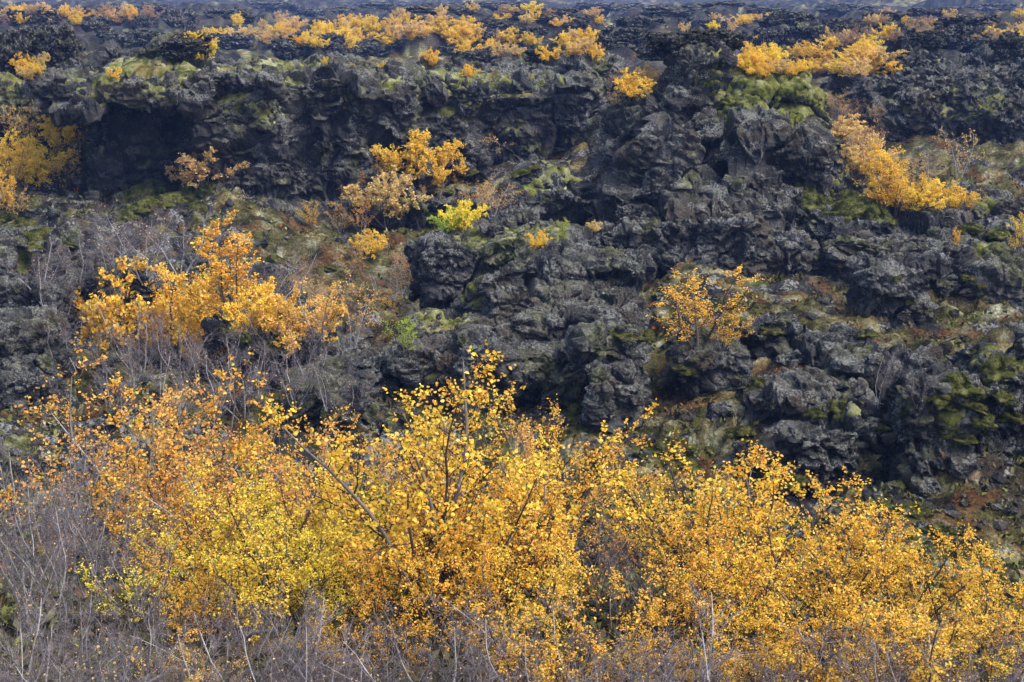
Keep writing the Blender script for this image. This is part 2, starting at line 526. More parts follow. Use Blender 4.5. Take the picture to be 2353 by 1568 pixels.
# ------------------------------------------------------------------ lava rock: solids of blocks, meshed, then broken up
def field(pts, prims, cuts, k):
    return _chunk(_field, pts, prims, cuts, k)
def _field(pts, prims, cuts, k):
    pt = np.ascontiguousarray(pts.T, np.float32)
    d = np.full(pt.shape[1], 1e3, np.float32)
    def local(c, m):
        return m.T.astype(np.float32) @ (pt - np.asarray(c, np.float32)[:, None])
    def ell(q, s):
        s = np.asarray(s, np.float32)[:, None]
        a = q / s; b = a / s
        k0 = np.sqrt(a[0] * a[0] + a[1] * a[1] + a[2] * a[2])
        return k0 * (k0 - 1) / (np.sqrt(b[0] * b[0] + b[1] * b[1] + b[2] * b[2]) + 1e-9)
    for c, s, m, kind in prims:
        q = local(c, m)
        if kind == 'box':
            r = np.float32(0.28 * min(s))
            a = np.abs(q) - (np.asarray(s, np.float32)[:, None] - r)
            o = np.maximum(a, 0)
            e = np.sqrt(o[0] * o[0] + o[1] * o[1] + o[2] * o[2]) + np.minimum(np.maximum(np.maximum(a[0], a[1]), a[2]), 0) - r
        else:
            e = ell(q, s)
        hh = np.clip(0.5 + 0.5 * (d - e) / k, 0, 1)
        d = d + (e - d) * hh - k * hh * (1 - hh)
    for c, s, m, kind in cuts:
        d = np.maximum(d, -ell(local(c, m), s))
    return d
def drop(v, f, keep):
    f = f[keep[f].all(1)]
    used = np.unique(f); m = np.full(len(v), -1); m[used] = np.arange(len(used))
    return v[used], m[f]
def rock_mesh(prims, cuts=(), h=0.12, seed=1, warp=0.30, rough=1.0, block=1.0, strata=0.0, sub=True, floor=None, k=0.25, wf=0.75, cull=True, mass=0.0):
    c = np.array([q[0] for q in prims]); ext = np.array([np.abs(q[2]) @ np.array(q[1]) for q in prims])
    lo = (c - ext).min(0) - 0.7; hi = (c + ext).max(0) + 0.7
    if floor is not None:
        lo[2] = max(lo[2], floor)
    n = np.ceil((hi - lo) / h).astype(int) + 1
    ax = [lo[a] + h * np.arange(n[a]) for a in range(3)]
    g = np.stack(np.meshgrid(*ax, indexing='ij'), -1).reshape(-1, 3)
    # first look without the warp, so that the noise is only worked out near the surface
    d = field(g, prims, cuts, k)
    near = np.abs(d) < warp * 2.2 + 0.5 + 3 * h
    q = g[near]
    wv = np.stack([fbm(q * wf + o, 2, seed + i) for i, o in enumerate((3.1, 47.7, 91.3))], 1) * warp * 1.6
    dn = field(q + wv, prims, cuts, k)
    dn = dn - 0.11 * rough * (ridged(q * 0.85, 2, seed + 9) - 0.8) * (0.6 + warp)
    d[near] = dn
    d = d.reshape(n)
    if floor is not None:
        d[:, :, 0] = 1.0
    v, f = surface_nets(d, lo, h)
    if cull:
        v, f = drop(v, f, v[:, 2] > ground_full(v[:, 0], v[:, 1], False) - 0.45)
    if sub:
        v, f = subdivide(v, f)
    nrm = normals(v, f)
    pw = v + 0.25 * np.stack([perlin(v * 1.3 + 5, seed), perlin(v * 1.3 + 25, seed), perlin(v * 1.3 + 45, seed)], 1)
    f1, f2, cv, tl = worley(pw * np.array([0.75, 0.75, 1.1]), seed + 2)
    mid_ = block * (0.55 if mass > 0.6 else 1.0)
    dsp = (cv - 0.5) * 0.05 * mid_ + 0.09 * mid_ * tl - 0.11 * mid_ * (1 - ss(0.0, 0.07, f2 - f1))
    f1, f2, cv, tl = worley(pw * np.array([2.1, 2.1, 3.0]), seed + 3)
    dsp += (cv - 0.5) * 0.05 * mid_ + 0.085 * mid_ * tl - 0.06 * mid_ * (1 - ss(0.0, 0.10, f2 - f1))
    if mass:
        f1, f2, cv, tl = worley(pw * np.array([0.42, 0.42, 0.5]) + 3.3, seed + 14)
        dsp += mass * ((cv - 0.5) * 0.30 + 0.48 * tl - 0.42 * (1 - ss(0.0, 0.055, f2 - f1)))
    f1, f2, cv, tl = worley(pw * np.array([5.5, 5.5, 7.0]), seed + 4)
    dsp += (cv - 0.5) * 0.055 * block + 0.085 * block * tl - 0.03 * block * (1 - ss(0.0, 0.2, f2 - f1))
    dsp += rough * (0.06 * (ridged(pw * 1.5, 2, seed + 5) - 0.8) + 0.04 * fbm(v * 6.0, 2, seed + 6))
    if strata:
        st = perlin(v * np.array([0.35, 0.35, 3.6]) + 7, seed + 8) + 0.6 * perlin(v * np.array([0.6, 0.6, 8.0]), seed + 9)
        dsp += strata * st * (1 - np.abs(nrm[:, 2]))
    v = v + nrm * dsp[:, None]
    return v, f
def prim(px, py, d, sx, sy, sz, rz=0, rx=0, ry=0, kind='box'):
    return (P(px, py, d), (sx, sy, sz), rot(R(rz), R(rx), R(ry)), kind)
N_TRI = 0
def outcrop(name, label, prims, cuts=(), mosses=(), h=0.12, cat='rock', moss_bias=0.0, tone=1.0, part='rock_mass', pale_top=0.7, **kw):
    """an Empty at the foot; the rock mass and its moss caps are parts"""
    global N_TRI
    pr = [prim(*q) for q in prims]; cu = [prim(*q, kind='ell') for q in cuts]
    v, f = rock_mesh(pr, cu, h, **kw)
    org = np.array([v[:, 0].mean(), v[:, 1].mean(), v[:, 2].min()])
    nrm = normals(v, f)
    cover = rock_cover(v, nrm[:, 2], moss_bias, tone, kw.get('seed', 1), pale_top)
    root = empty(name, org)
    tag(root, label, cat)
    body = link(part, mesh_from(name, v - org, f, M_ROCK, False, {'cover': cover}), root)
    N_TRI += 2 * len(f)
    for (px, py, d, rad, thick, mat) in mosses:
        moss_patch(body, org, v, f, nrm, P(px, py, d), rad, thick, mat)
    return root
def moss_patch(root, org, v, f, nrm, c, rad, thick, mat):
    global N_TRI
    e = np.linalg.norm((v - c) / np.asarray(rad), axis=1)
    sel = e < 1.5
    if sel.sum() < 30:
        print('moss patch misses', root.name, c); return
    idx = np.where(sel)[0]
    mp = np.full(len(v), -1); mp[idx] = np.arange(len(idx))
    ff = mp[f]; ff = ff[(ff >= 0).all(1)]
    p = v[idx]; n = nrm[idx]
    for _ in range(3):                                   # moss drapes: smooth the sheet a little
        acc = np.zeros_like(p); cnt = np.zeros(len(p))
        fc = p[ff].mean(1)
        for k in range(4):
            for c3 in range(3):
                acc[:, c3] += np.bincount(ff[:, k], fc[:, c3], len(p))
            cnt += np.bincount(ff[:, k], minlength=len(p))
        p = np.where(cnt[:, None] > 0, acc / np.maximum(cnt, 1)[:, None], p)
    mask = 1.0 - e[idx] + 0.75 * fbm(p * 1.5, 4, 77) + 0.55 * (n[:, 2] - 0.35)
    mk = ss(-0.05, 0.35, mask)
    f1, f2, cv, _ = worley(p * 6.5 + .5 * fbm(p * 2.0, 2, 5)[:, None], 55)
    lift = thick * (mk * (0.75 + 0.5 * (0.6 - f1) + 0.5 * fbm(p * 1.8, 3, 66))) - 0.09 * (1 - ss(0.0, 0.18, mask))
    nn = n * 0.6 + np.array([0, 0, 0.4])
    p = p + nn * lift[:, None]
    keep = (mask[ff] > -0.12).any(1)
    ff = ff[keep]
    if not len(ff):
        print('moss patch empty', root.name, c); return
    used = np.unique(ff); m2 = np.full(len(p), -1); m2[used] = np.arange(len(used))
    link('moss_patch', mesh_from('moss_patch', p[used] - org, m2[ff], mat, True), root)
    N_TRI += 2 * len(ff)

MP, MG, MB = M_MOSSP, M_MOSS, M_MOSSB
# the long cliff with the overhanging bastion
outcrop('lava_cliff', 'long dark lava cliff with an overhanging mossy ledge above a shallow cave',
    [(300, 195, 43.6, 2.5, 2.4, 0.40, 8, 4, 0), (330, 310, 46.6, 2.4, 1.6, 2.0), (235, 420, 44.6, 0.62, 0.8, 1.3, 0, 0, 8, 'ell'),
     (560, 315, 44.6, 1.7, 2.0, 2.2, -10), (640, 385, 44.0, 1.1, 1.2, 1.6, 12, 0, 0, 'ell'), (470, 375, 44.2, .9, 1.0, 1.5, 0, 0, 0, 'ell'),
     (740, 308, 46.0, 1.5, 2.0, 1.95, 10), (860, 300, 46.8, 1.7, 2.0, 1.75, -8), (1000, 290, 48.5, 1.7, 2.0, 1.6, 6), (1150, 270, 50.0, 1.5, 2.0, 1.45, -6),
     (1250, 262, 50.8, 1.0, 1.6, 1.35, 10), (1345, 215, 52.0, .75, 1.3, 1.25, 20), (1300, 300, 51.0, .7, .9, .9, 0, 0, 0, 'ell'),
     (690, 228, 51.5, 10.3, 3.6, 0.9), (60, 222, 49.5, 2.6, 2.6, 0.5, 0, -3, 0), (150, 300, 48.5, 1.6, 1.4, 1.4, 0, 0, 0, 'ell'),
     (300, 155, 46.6, 0.6, .7, .5, 15), (410, 158, 45.0, .75, 1.0, .5, -20), (160, 172, 49.5, 1.4, 1.0, .45, 5), (250, 180, 45.5, .7, .6, .38),
     (900, 480, 44.5, 3.5, 2.0, 0.6, 0, -8, 0, 'ell'), (560, 505, 42.5, 2.0, 1.6, .8, 0, 0, 0, 'ell')],
    [(325, 320, 42.9, 1.75, 1.5, 1.25), (1125, 305, 47.3, .6, 1.0, .95), (700, 340, 43.3, .22, 1.2, 1.0), (880, 330, 44.6, .35, .7, .6), (1240, 270, 48.9, .4, .7, .5)],
    [(330, 182, 43.0, (1.6, 2.2, .9), .10, MP), (120, 195, 48.5, (2.2, 1.8, .6), .09, MG), (1000, 190, 48.5, (3.2, 2.2, .7), .07, MP), (780, 195, 46.3, (1.8, 1.8, .6), .06, MP), (600, 165, 45.5, (1.6, 1.8, .6), .05, MP), (1035, 245, 46.8, (.4, .8, .4), .14, MG), (650, 250, 43, (.9, 1.0, .4), .06, MP), (540, 235, 42.8, (.6, .8, .4), .06, MP)],
    h=0.16, seed=11, warp=0.22, rough=1.1, block=1.1, strata=0.15, mass=0.9, floor=-0.3, moss_bias=0.06, pale_top=0.95)
print('cliff', round(time.time() - T0, 1), N_TRI)
# the peaked crag
outcrop('lava_crag', 'tall peaked lava crag with a green moss cap on its shoulder',
    [(1597, 212, 38.4, .58, 1.1, 1.1, 10, 0, 6), (1592, 150, 38.3, .28, .5, .42, 30, 0, 10), (1620, 330, 38.0, 1.2, 1.3, 1.35, 0, 0, 0), (1500, 305, 38.2, 1.35, 1.2, .7, 8, 0, -40), (1765, 300, 39.0, 1.3, 1.7, 1.30, -4, 0, 4),
     (1850, 340, 38.6, 1.0, 1.2, 1.35, 0, 0, 0, 'ell'), (1880, 400, 38.2, .9, 1.2, .8, 0, 0, 0, 'ell'), (1650, 420, 37.4, 2.6, 1.7, 1.5), (1420, 420, 37.8, 1.1, 1.3, .95, 0, 0, 0, 'ell'),
     (1290, 440, 37.4, 1.2, 1.3, .85, 0, 0, 0, 'ell'), (1190, 480, 37.0, .85, 1.1, .55, 0, 0, 0, 'ell'), (1590, 395, 35.5, 1.5, .24, .60, 22, -28, -36), (1710, 470, 35.8, .8, .8, 1.0, 20),
     (1460, 500, 35.8, 1.0, 1.0, .85, 14), (1600, 540, 35.0, 1.5, 1.2, .8), (1790, 520, 35.2, 1.2, 1.2, .8, 15), (1900, 560, 34.6, 1.3, 1.1, .55, -8), (1940, 435, 38.0, .5, .6, .42, 12)],
    [(1445, 300, 36.6, .55, .8, .9), (1740, 350, 36.9, .5, .6, .25), (1690, 430, 35.3, .35, .8, .3), (1580, 500, 34.2, .5, .6, .25)],
    [(1780, 200, 38.4, (1.9, 1.9, .9), .18, MB), (1690, 180, 38.8, (.9, 1.2, .6), .12, MP), (1770, 245, 37.3, (1.2, .9, .6), .16, MB), (1890, 450, 37.4, (1.1, 1.0, .6), .14, MB), (1300, 395, 36.9, (.8, .8, .4), .07, MP), (1250, 440, 36.6, (.7, .6, .4), .08, MP)],
    h=0.105, seed=23, warp=0.16, rough=1.0, block=1.0, mass=1.25, floor=-0.4, moss_bias=-0.02)
print('crag', round(time.time() - T0, 1), N_TRI)
# the undercut block in the middle
outcrop('undercut_lava_block', 'square undercut lava block with a flat lichen-brown top and slabs leaning on it',
    [(1085, 625, 30.8, 1.22, 1.25, .85, 14, 0, 2), (1240, 585, 31.3, 1.5, 1.0, .45, 5), (1340, 605, 29.6, 1.45, .9, .22, -8, 8, 4), (1320, 665, 29.8, 1.3, 1.0, .6), (1190, 640, 28.8, .85, .45, .14, 20, -16, -16),
     (1230, 710, 28.6, 1.1, .9, .55, 10), (1120, 690, 29.0, .6, .7, .5, 0, 0, 0, 'ell'), (1310, 790, 27.2, 1.0, .9, .75, -10), (1420, 740, 28.2, .8, .8, .7, 0, 0, 0, 'ell'), (1180, 800, 27.2, 1.0, .9, .55, 12, 0, -10), (1060, 790, 27.8, 1.2, .9, .35, 0, 0, -6), (1400, 650, 28.9, .8, .3, .12, -10, -6, 8)],
    [(1090, 690, 29.3, 1.2, .45, .3), (1400, 645, 28.6, .6, .7, .22), (1130, 770, 26.6, .12, .6, .5)],
    [(1130, 550, 31.0, (1.3, 1.1, .4), .03, MP), (1100, 665, 28.6, (.5, .5, .35), .07, MP), (1010, 765, 27.8, (.8, .6, .3), .08, MP)],
    h=0.08, seed=37, warp=0.12, rough=0.65, block=0.7, mass=0.45, strata=0.07, floor=-0.8, k=.12)
# wall beyond the golden hollow and the jagged pyramid behind it
outcrop('lava_wall', 'broken dark lava wall standing beyond the golden hollow',
    [(2200, 285, 51, 2.4, 1.8, 1.05, 4), (2060, 305, 50.2, .85, 1.1, .85, -8), (2330, 290, 50.5, 1.7, 1.6, 1.15, 10), (2130, 250, 53, 2.6, 2.0, .9), (2480, 280, 51, 2.4, 2.0, 1.2), (2290, 190, 58, 2.6, 2.2, 1.1, 0, 0, 0, 'ell'), (2180, 205, 57, 1.6, 1.6, .7, 10), (2420, 180, 59, 2.2, 2.0, 1.3, 15)],
    [(2290, 310, 48.5, .55, 1.0, .6), (2130, 300, 49.0, .35, .7, .5), (2200, 330, 48.8, .6, .6, .3)],
    [(2200, 240, 50.5, (2.2, 1.6, .5), .06, MP), (2300, 235, 50, (1.2, 1.2, .5), .06, MG)],
    h=0.17, seed=51, warp=0.40, rough=1.3, block=1.3, strata=0.10, floor=-0.2, moss_bias=0.02)
outcrop('jagged_lava_mound', 'jagged pyramid-shaped lava mound behind the mossy crag',
    [(2085, 190, 60, 1.7, 1.7, 1.0, 0, 0, 0, 'ell'), (2090, 150, 60.5, .85, 1.0, .95, 20), (2085, 115, 60.5, .4, .5, .5, 40), (1990, 195, 60, 1.6, 1.4, .65, 0, 0, -14), (2150, 190, 60, 1.3, 1.2, .8, 0, 0, 16)],
    [], [(2140, 165, 59.2, (.8, .9, .5), .08, MP)],
    h=0.17, seed=63, warp=0.40, rough=1.4, block=1.35, floor=0.3)
print('outcrops', round(time.time() - T0, 1), N_TRI)

# ------------------------------------------------------------------ standing rocks that can be told apart one by one
def boulder(label, prims, cuts=(), mosses=(), h=0.086, seed=1, name='lava_boulder', **kw):
    kw = {**dict(warp=0.10, rough=0.7, block=0.8, mass=0.42, k=0.05, tone=1.2, pale_top=0.8, wf=1.1, floor=-1.5), **kw}
    prims = [(q[0], q[1] - 6, q[2], q[3] * 1.12, q[4] * 1.08, q[5] * 1.2, *q[6:]) for q in prims]
    o = outcrop(name, label, prims, cuts, mosses, h=h, seed=seed, part='rock_mass', **kw)
    o['group'] = 'lava boulders on the near slope'
    return o
boulder('tall hunched lava boulder with an orange lichen stain, halfway up the near slope', [(2020, 715, 27.2, .52, .55, .75, 12, 0, 6), (2050, 780, 26.8, .45, .5, .5, 0, 0, 0, 'ell')], [(2040, 840, 26.0, .5, .4, .3)], seed=101)
boulder('broad dark lava hump dotted with round moss balls above the hunched boulder', [(2180, 650, 29.2, 1.35, 1.2, .62, -6, 0, 8, 'ell'), (2100, 640, 28.8, .7, .7, .5, 12), (2280, 690, 28.8, .9, .9, .7, 10), (2200, 720, 28.4, 1.0, .6, .35)], [(2150, 745, 27.4, .8, .6, .22)], [(2200, 610, 29.0, (.8, .7, .3), .06, MP), (2270, 600, 29, (.5, .6, .3), .07, MP)], seed=103)
boulder('long low lava ridge running to the edge of the view below the hollow', [(2050, 590, 32.5, 1.6, 1.1, .5, 4), (2200, 580, 33, 1.5, 1.2, .55, -4), (2320, 640, 31.5, 1.1, 1.1, .6, 8), (1950, 560, 33.2, .8, .8, .55, 20), (2400, 620, 32, 1.2, 1.2, .8)], (), [(2230, 560, 32.6, (.9, .8, .3), .05, MP)], h=.095, seed=105)
boulder('rounded lava boulder capped with moss in front of the golden hollow bushes', [(2195, 492, 38.5, 1.0, .9, .55, 5, 0, 0, 'ell'), (2290, 495, 38.6, .6, .7, .38, -8)], (), [(2250, 470, 38.2, (.7, .6, .3), .07, MG)], seed=107)
boulder('wedge-shaped lava boulder with flat slab faces below the crag', [(1745, 590, 32.4, .75, .7, .55, 24, 0, 14), (1690, 570, 32.6, .6, .6, .6, -20, 0, -10), (1820, 600, 32.2, .5, .6, .42, 8)], seed=109)
boulder('dark split lava boulder at the foot of the crag', [(1610, 585, 32.8, .5, .6, .55, 30, 0, 22), (1530, 570, 33.0, .55, .6, .45, -12)], seed=111)
boulder('pointed lava boulder on the ridge crest under the green mound', [(1935, 550, 33.6, .5, .5, .5, 35, 0, 18), (2010, 560, 33.6, .6, .6, .38, 0)], seed=113)
boulder('leaning grey lava pillar beside the leafless thicket rocks', [(1425, 860, 23.4, .42, .45, .55, 8, 0, -8), (1420, 960, 22.8, .36, .42, .6, 0, 0, 4), (1400, 800, 23.6, .5, .5, .2, 5, 0, 8)], [(1345, 900, 22.4, .18, .3, .22)], seed=115)
boulder('rough lava hump under the undercut block, cracked down its middle', [(1260, 860, 25.0, .95, .8, .5, 6), (1330, 930, 24.0, .5, .6, .5, -14), (1180, 870, 25, .5, .6, .5, 20, 0, 12)], (), [(1350, 950, 23.3, (.5, .5, .4), .09, MG)], seed=117)
boulder('slanting dark lava slab half hidden by the tall golden birch', [(1100, 880, 24.4, .5, .55, .6, 15, 0, 20), (1010, 870, 24.8, .6, .6, .4, -8)], (), [(990, 850, 24.4, (.3, .4, .2), .07, MP)], seed=119)
boulder('low jumbled lava rocks on the near lip left of the tall birch', [(800, 870, 25.0, .7, .7, .42, 8), (720, 830, 26.0, .8, .8, .35, -10), (890, 850, 25.4, .5, .6, .38, 16)], (), [(770, 860, 24.5, (.3, .35, .2), .06, MP)], seed=121)
boulder('grey lichened lava lump with a pale moss crown above the orange thicket', [(790, 940, 23.4, .42, .45, .34, 5, 0, 0, 'ell'), (730, 930, 23.6, .4, .45, .36, 10)], (), [(780, 905, 23.2, (.28, .35, .2), .09, MP)], seed=123)
boulder('big rugged lava boulder standing at the lower edge of the near slope', [(2140, 1000, 20.4, .48, .5, .72, 8, 0, 4), (2170, 1110, 19.9, .45, .45, .45, -10), (2090, 940, 20.6, .3, .35, .35, 20)], [(2110, 1130, 19.3, .2, .3, .3)], [(2190, 970, 20.0, (.25, .3, .3), .08, MG)], seed=125)
boulder('lichen-speckled lava dome beside the big rugged boulder', [(1935, 1000, 20.8, .62, .55, .42, 0, 0, 6, 'ell'), (1870, 1040, 20.4, .45, .45, .36, 12)], (), [(1950, 950, 20.6, (.35, .35, .2), .07, MP)], seed=127)
boulder('dark lava buttress with a black crack at the edge of the view', [(2320, 980, 21, .55, .55, .9, -8), (2290, 880, 21.6, .5, .5, .5, 15), (2400, 900, 21.5, .6, .6, .9)], [(2240, 1010, 20.4, .12, .4, .5)], [(2310, 840, 21.2, (.45, .4, .3), .10, MG)], seed=129)
boulder('squat blocky lava boulder below the lone orange birch', [(1640, 850, 24.2, .55, .5, .34, 8), (1600, 810, 24.8, .4, .45, .28, -12)], (), [(1540, 830, 24.2, (.3, .3, .2), .06, MP)], seed=131)
boulder('flat-topped lava block in the middle of the near slope', [(1770, 800, 24.8, .42, .45, .3, 14), (1840, 830, 24.4, .5, .45, .26, -10)], seed=133)
boulder('lava block with paired knobs beside the hunched boulder', [(1900, 840, 24.6, .4, .42, .36, 22), (1945, 800, 25.0, .3, .35, .3, -8)], seed=135)
boulder('lone egg-shaped lava stone on the green moss flat', [(1650, 957, 22.2, .17, .17, .19, 10, 0, 8)], h=.035, seed=137, block=.35, rough=.35, warp=.06)
boulder('low lava stones beneath the moss balls at the slope foot', [(1990, 880, 23.2, .5, .45, .3, 9), (2060, 890, 23.0, .45, .45, .35, -14)], (), [(2000, 890, 22.8, (.4, .4, .25), .06, MG)], seed=139)
boulder('pale lava rib above the lichen dome', [(1810, 930, 22.4, .7, .5, .22, 4), (1900, 920, 22.4, .5, .5, .24, 10)], seed=141)
boulder('dark lava shelf at the edge beyond the leafless birches', [(40, 620, 32, 1.1, 1.0, .6, 8), (80, 700, 30, .9, .9, .4, -8), (-60, 660, 31, 1, 1, .9)], (), [(70, 590, 31.4, (.5, .6, .3), .06, MG)], h=.1, seed=143)
boulder('brown-streaked lava shelf under the russet heath mat', [(30, 820, 25.5, .8, .8, .55, 5), (70, 890, 24.0, .5, .5, .4, 0, 0, 0, 'ell'), (-40, 860, 25, .8, .8, .8)], seed=145)
boulder('knobbly lava hump among the leafless birches', [(290, 660, 30.0, .65, .6, .3, 10), (350, 670, 29.6, .5, .5, .3, -10, 0, 0, 'ell')], seed=147)
boulder('lava knoll with a yellow-green moss ball beside the orange birch row', [(650, 790, 27.0, .75, .7, .3, -6), (570, 760, 28, .6, .6, .28, 8)], (), [(620, 785, 26.6, (.45, .5, .25), .10, MG)], seed=149)
boulder('small lava stack at the foot of the cave mound', [(210, 640, 33.5, .4, .4, .28, 5), (250, 650, 33, .3, .3, .25, 20)], seed=151)
boulder('broken lava blocks on the mossy floor below the golden bushes', [(1180, 525, 35.2, .45, .4, .2, 10), (1130, 535, 34.6, .35, .35, .18, -10)], seed=153, h=.055)
boulder('lava blocks lodged at the top of the slope beneath the tilted slab', [(1350, 565, 33.4, .5, .5, .3, 12), (1420, 560, 33.2, .4, .45, .32, -10)], seed=155)
print('boulders', round(time.time() - T0, 1), N_TRI)

# ------------------------------------------------------------------ rocks of which there are many: shared shapes, each one placed by itself
def shape(name, prims, h, seed, mat=None, moss=0.0, tone=1.0, **kw):
    pr = [(np.array(c, float), s_, rot(R(r_)), k_) for c, s_, r_, k_ in prims]
    v, f = rock_mesh(pr, (), h, seed=seed, cull=False, **kw)
    n = normals(v, f)
    return mesh_from(name, v, f, mat or M_ROCK, False, {'cover': rock_cover(v * 1.3, n[:, 2], moss, tone, seed)})
FAR = [shape('far_outcrop', [((0, 0, 0), (2.6 - .3 * k, 1.6, .8), 10 * k, 'box'), ((1.3 - .7 * k, .2, .5), (1.0, 1.0, .8), 30 + 20 * k, 'box'), ((-1.6 + .5 * k, -.3, .3), (.9, 1.0, .7), 15 * k, 'ell'), ((.6 * k - 1, .5, .8), (.7, .6, .5), 40, 'box')], .15, 400 + k, M_FAR, -0.05, .9, warp=.35, rough=1.4, block=1.4, strata=.08) for k in range(5)]
STONE = [shape('stone', [((0, 0, 0), (.40, .34, .26), 20 * k, 'box' if k % 2 else 'ell'), ((.15, .1, .08), (.25, .24, .22), 50 + 9 * k, 'box')], .075, 430 + k, None, -.04 + .03 * k, 1.05, warp=.10, rough=.45, block=.45, k=.1, wf=1.6) for k in range(6)]
print('shapes', round(time.time() - T0, 1))
bpy.context.view_layer.update()
DEPS = bpy.context.evaluated_depsgraph_get()
def sight(px, py):
    r = ray(px, py)
    ok, loc, *_ = scene.ray_cast(DEPS, Vector(CAM), Vector(r).normalized(), distance=3000)
    return np.array(loc) if ok else None
def drop_to(x, y):
    ok, loc, *_ = scene.ray_cast(DEPS, Vector((x, y, 40)), Vector((0, 0, -1)), distance=200)
    return loc.z if ok else ground_z(x, y)
mrg = random.Random(3)
# outcrops on the plain: where they show (centre, foot row), width and height in the measuring frame
FARS = []
for px, foot, wpx, hpx, zone in [
    (70, 132, 200, 80, 'dark rock wall at the top corner above the ledge'), (150, 135, 110, 60, 0), (20, 128, 120, 60, 0), (400, 62, 120, 34, 0), (330, 62, 70, 30, 0), (280, 104, 170, 26, 0), (400, 108, 190, 26, 0), (560, 134, 200, 44, 0), (700, 138, 180, 40, 0), (820, 150, 160, 34, 0),
    (900, 132, 190, 28, 0), (1010, 150, 120, 28, 0), (1095, 125, 34, 24, 0), (1120, 160, 170, 30, 0), (1180, 112, 150, 34, 0), (1278, 150, 50, 50, 0), (1230, 160, 120, 32, 0), (1470, 150, 200, 40, 0), (1560, 130, 180, 40, 0), (1420, 100, 160, 26, 0),
    (1650, 100, 150, 24, 0), (1780, 112, 140, 40, 0), (1880, 108, 190, 44, 0), (1950, 70, 120, 22, 0), (2240, 112, 210, 44, 0), (2330, 130, 130, 40, 0), (2120, 95, 120, 20, 0), (640, 60, 150, 20, 0), (800, 66, 120, 16, 0), (960, 56, 140, 18, 0),
    (1130, 64, 120, 16, 0), (1300, 60, 150, 18, 0), (1480, 66, 160, 24, 0), (1620, 64, 120, 20, 0), (1820, 52, 160, 20, 0), (2050, 48, 150, 18, 0), (2250, 60, 170, 18, 0), (60, 50, 130, 24, 0), (190, 66, 140, 24, 0), (520, 40, 140, 16, 0), (740, 36, 160, 14, 0),
    (1000, 32, 170, 13, 0), (1250, 36, 160, 13, 0), (1560, 34, 170, 14, 0), (1760, 32, 160, 13, 0), (2160, 34, 170, 12, 0), (200, 34, 130, 13, 0), (330, 26, 150, 12, 0), (880, 20, 150, 11, 0), (1400, 20, 170, 11, 0), (1680, 18, 150, 11, 0), (1950, 24, 150, 11, 0), (2290, 24, 150, 11, 0), (620, 18, 160, 11, 0), (1130, 16, 150, 10, 0)]:
    if 480 < px < 1600 and foot > 110:
        foot, hpx = foot - 22, hpx * .7
    hit = sight(px, foot)
    if hit is None:
        continue
    s_ = ppm(hit[1])
    o = link('lava_outcrop', FAR[mrg.randrange(5)], None, (hit[0], hit[1] + .25 * wpx / s_, hit[2]))
    o.scale = (wpx / s_ / 5.2 * .85, min(wpx / s_ / 5.2 * 1.1, 2.2), min(hpx / s_ / 1.35, wpx / s_ / 5.2 * 1.25))
    o.rotation_euler = (0, 0, mrg.uniform(-.4, .4) + mrg.choice((0, math.pi)))
    FARS.append((px, foot, o, zone))
bands = [('farthest lava ridges', 0, 40), ('far lava ridges', 40, 80), ('lava ridges just behind the cliff and crag', 80, 400)]
def rank_words(n):
    return ordinal(n)
# stones strewn about
STONES = []
for zone, x0, x1, y0, y1, n, w0, w1 in [
    ('on the near bouldery slope', 1490, 2330, 640, 1090, 34, 22, 60), ('below the undercut block', 720, 1480, 760, 1000, 34, 30, 90),
    ('on the hollow floor under the cliff', 660, 1260, 390, 700, 20, 18, 46), ('on the slope of the leafless birches', 0, 640, 560, 960, 34, 26, 80), ('beyond the ridge by the golden hollow', 2000, 2353, 470, 590, 12, 16, 44), ('below the cave mouth', 60, 560, 420, 560, 20, 18, 50)]:
    for _ in range(n):
        px, py = mrg.uniform(x0, x1), mrg.uniform(y0, y1)
        hit = sight(px, py)
        if hit is None:
            continue
        w = (w0 + (w1 - w0) * mrg.random() ** 2.2) / ppm(hit[1])
        o = link('lava_stone', STONE[mrg.randrange(6)], None, (hit[0], hit[1] + .1 * w, hit[2] + .05 * w))
        o.scale = (w / .85, w / .85 * mrg.uniform(.8, 1.1), w / .85 * mrg.uniform(.7, 1.25))
        o.rotation_euler = (mrg.uniform(-.4, .4), mrg.uniform(-.4, .4), mrg.uniform(0, 6.28))
        STONES.append((zone, px, o))
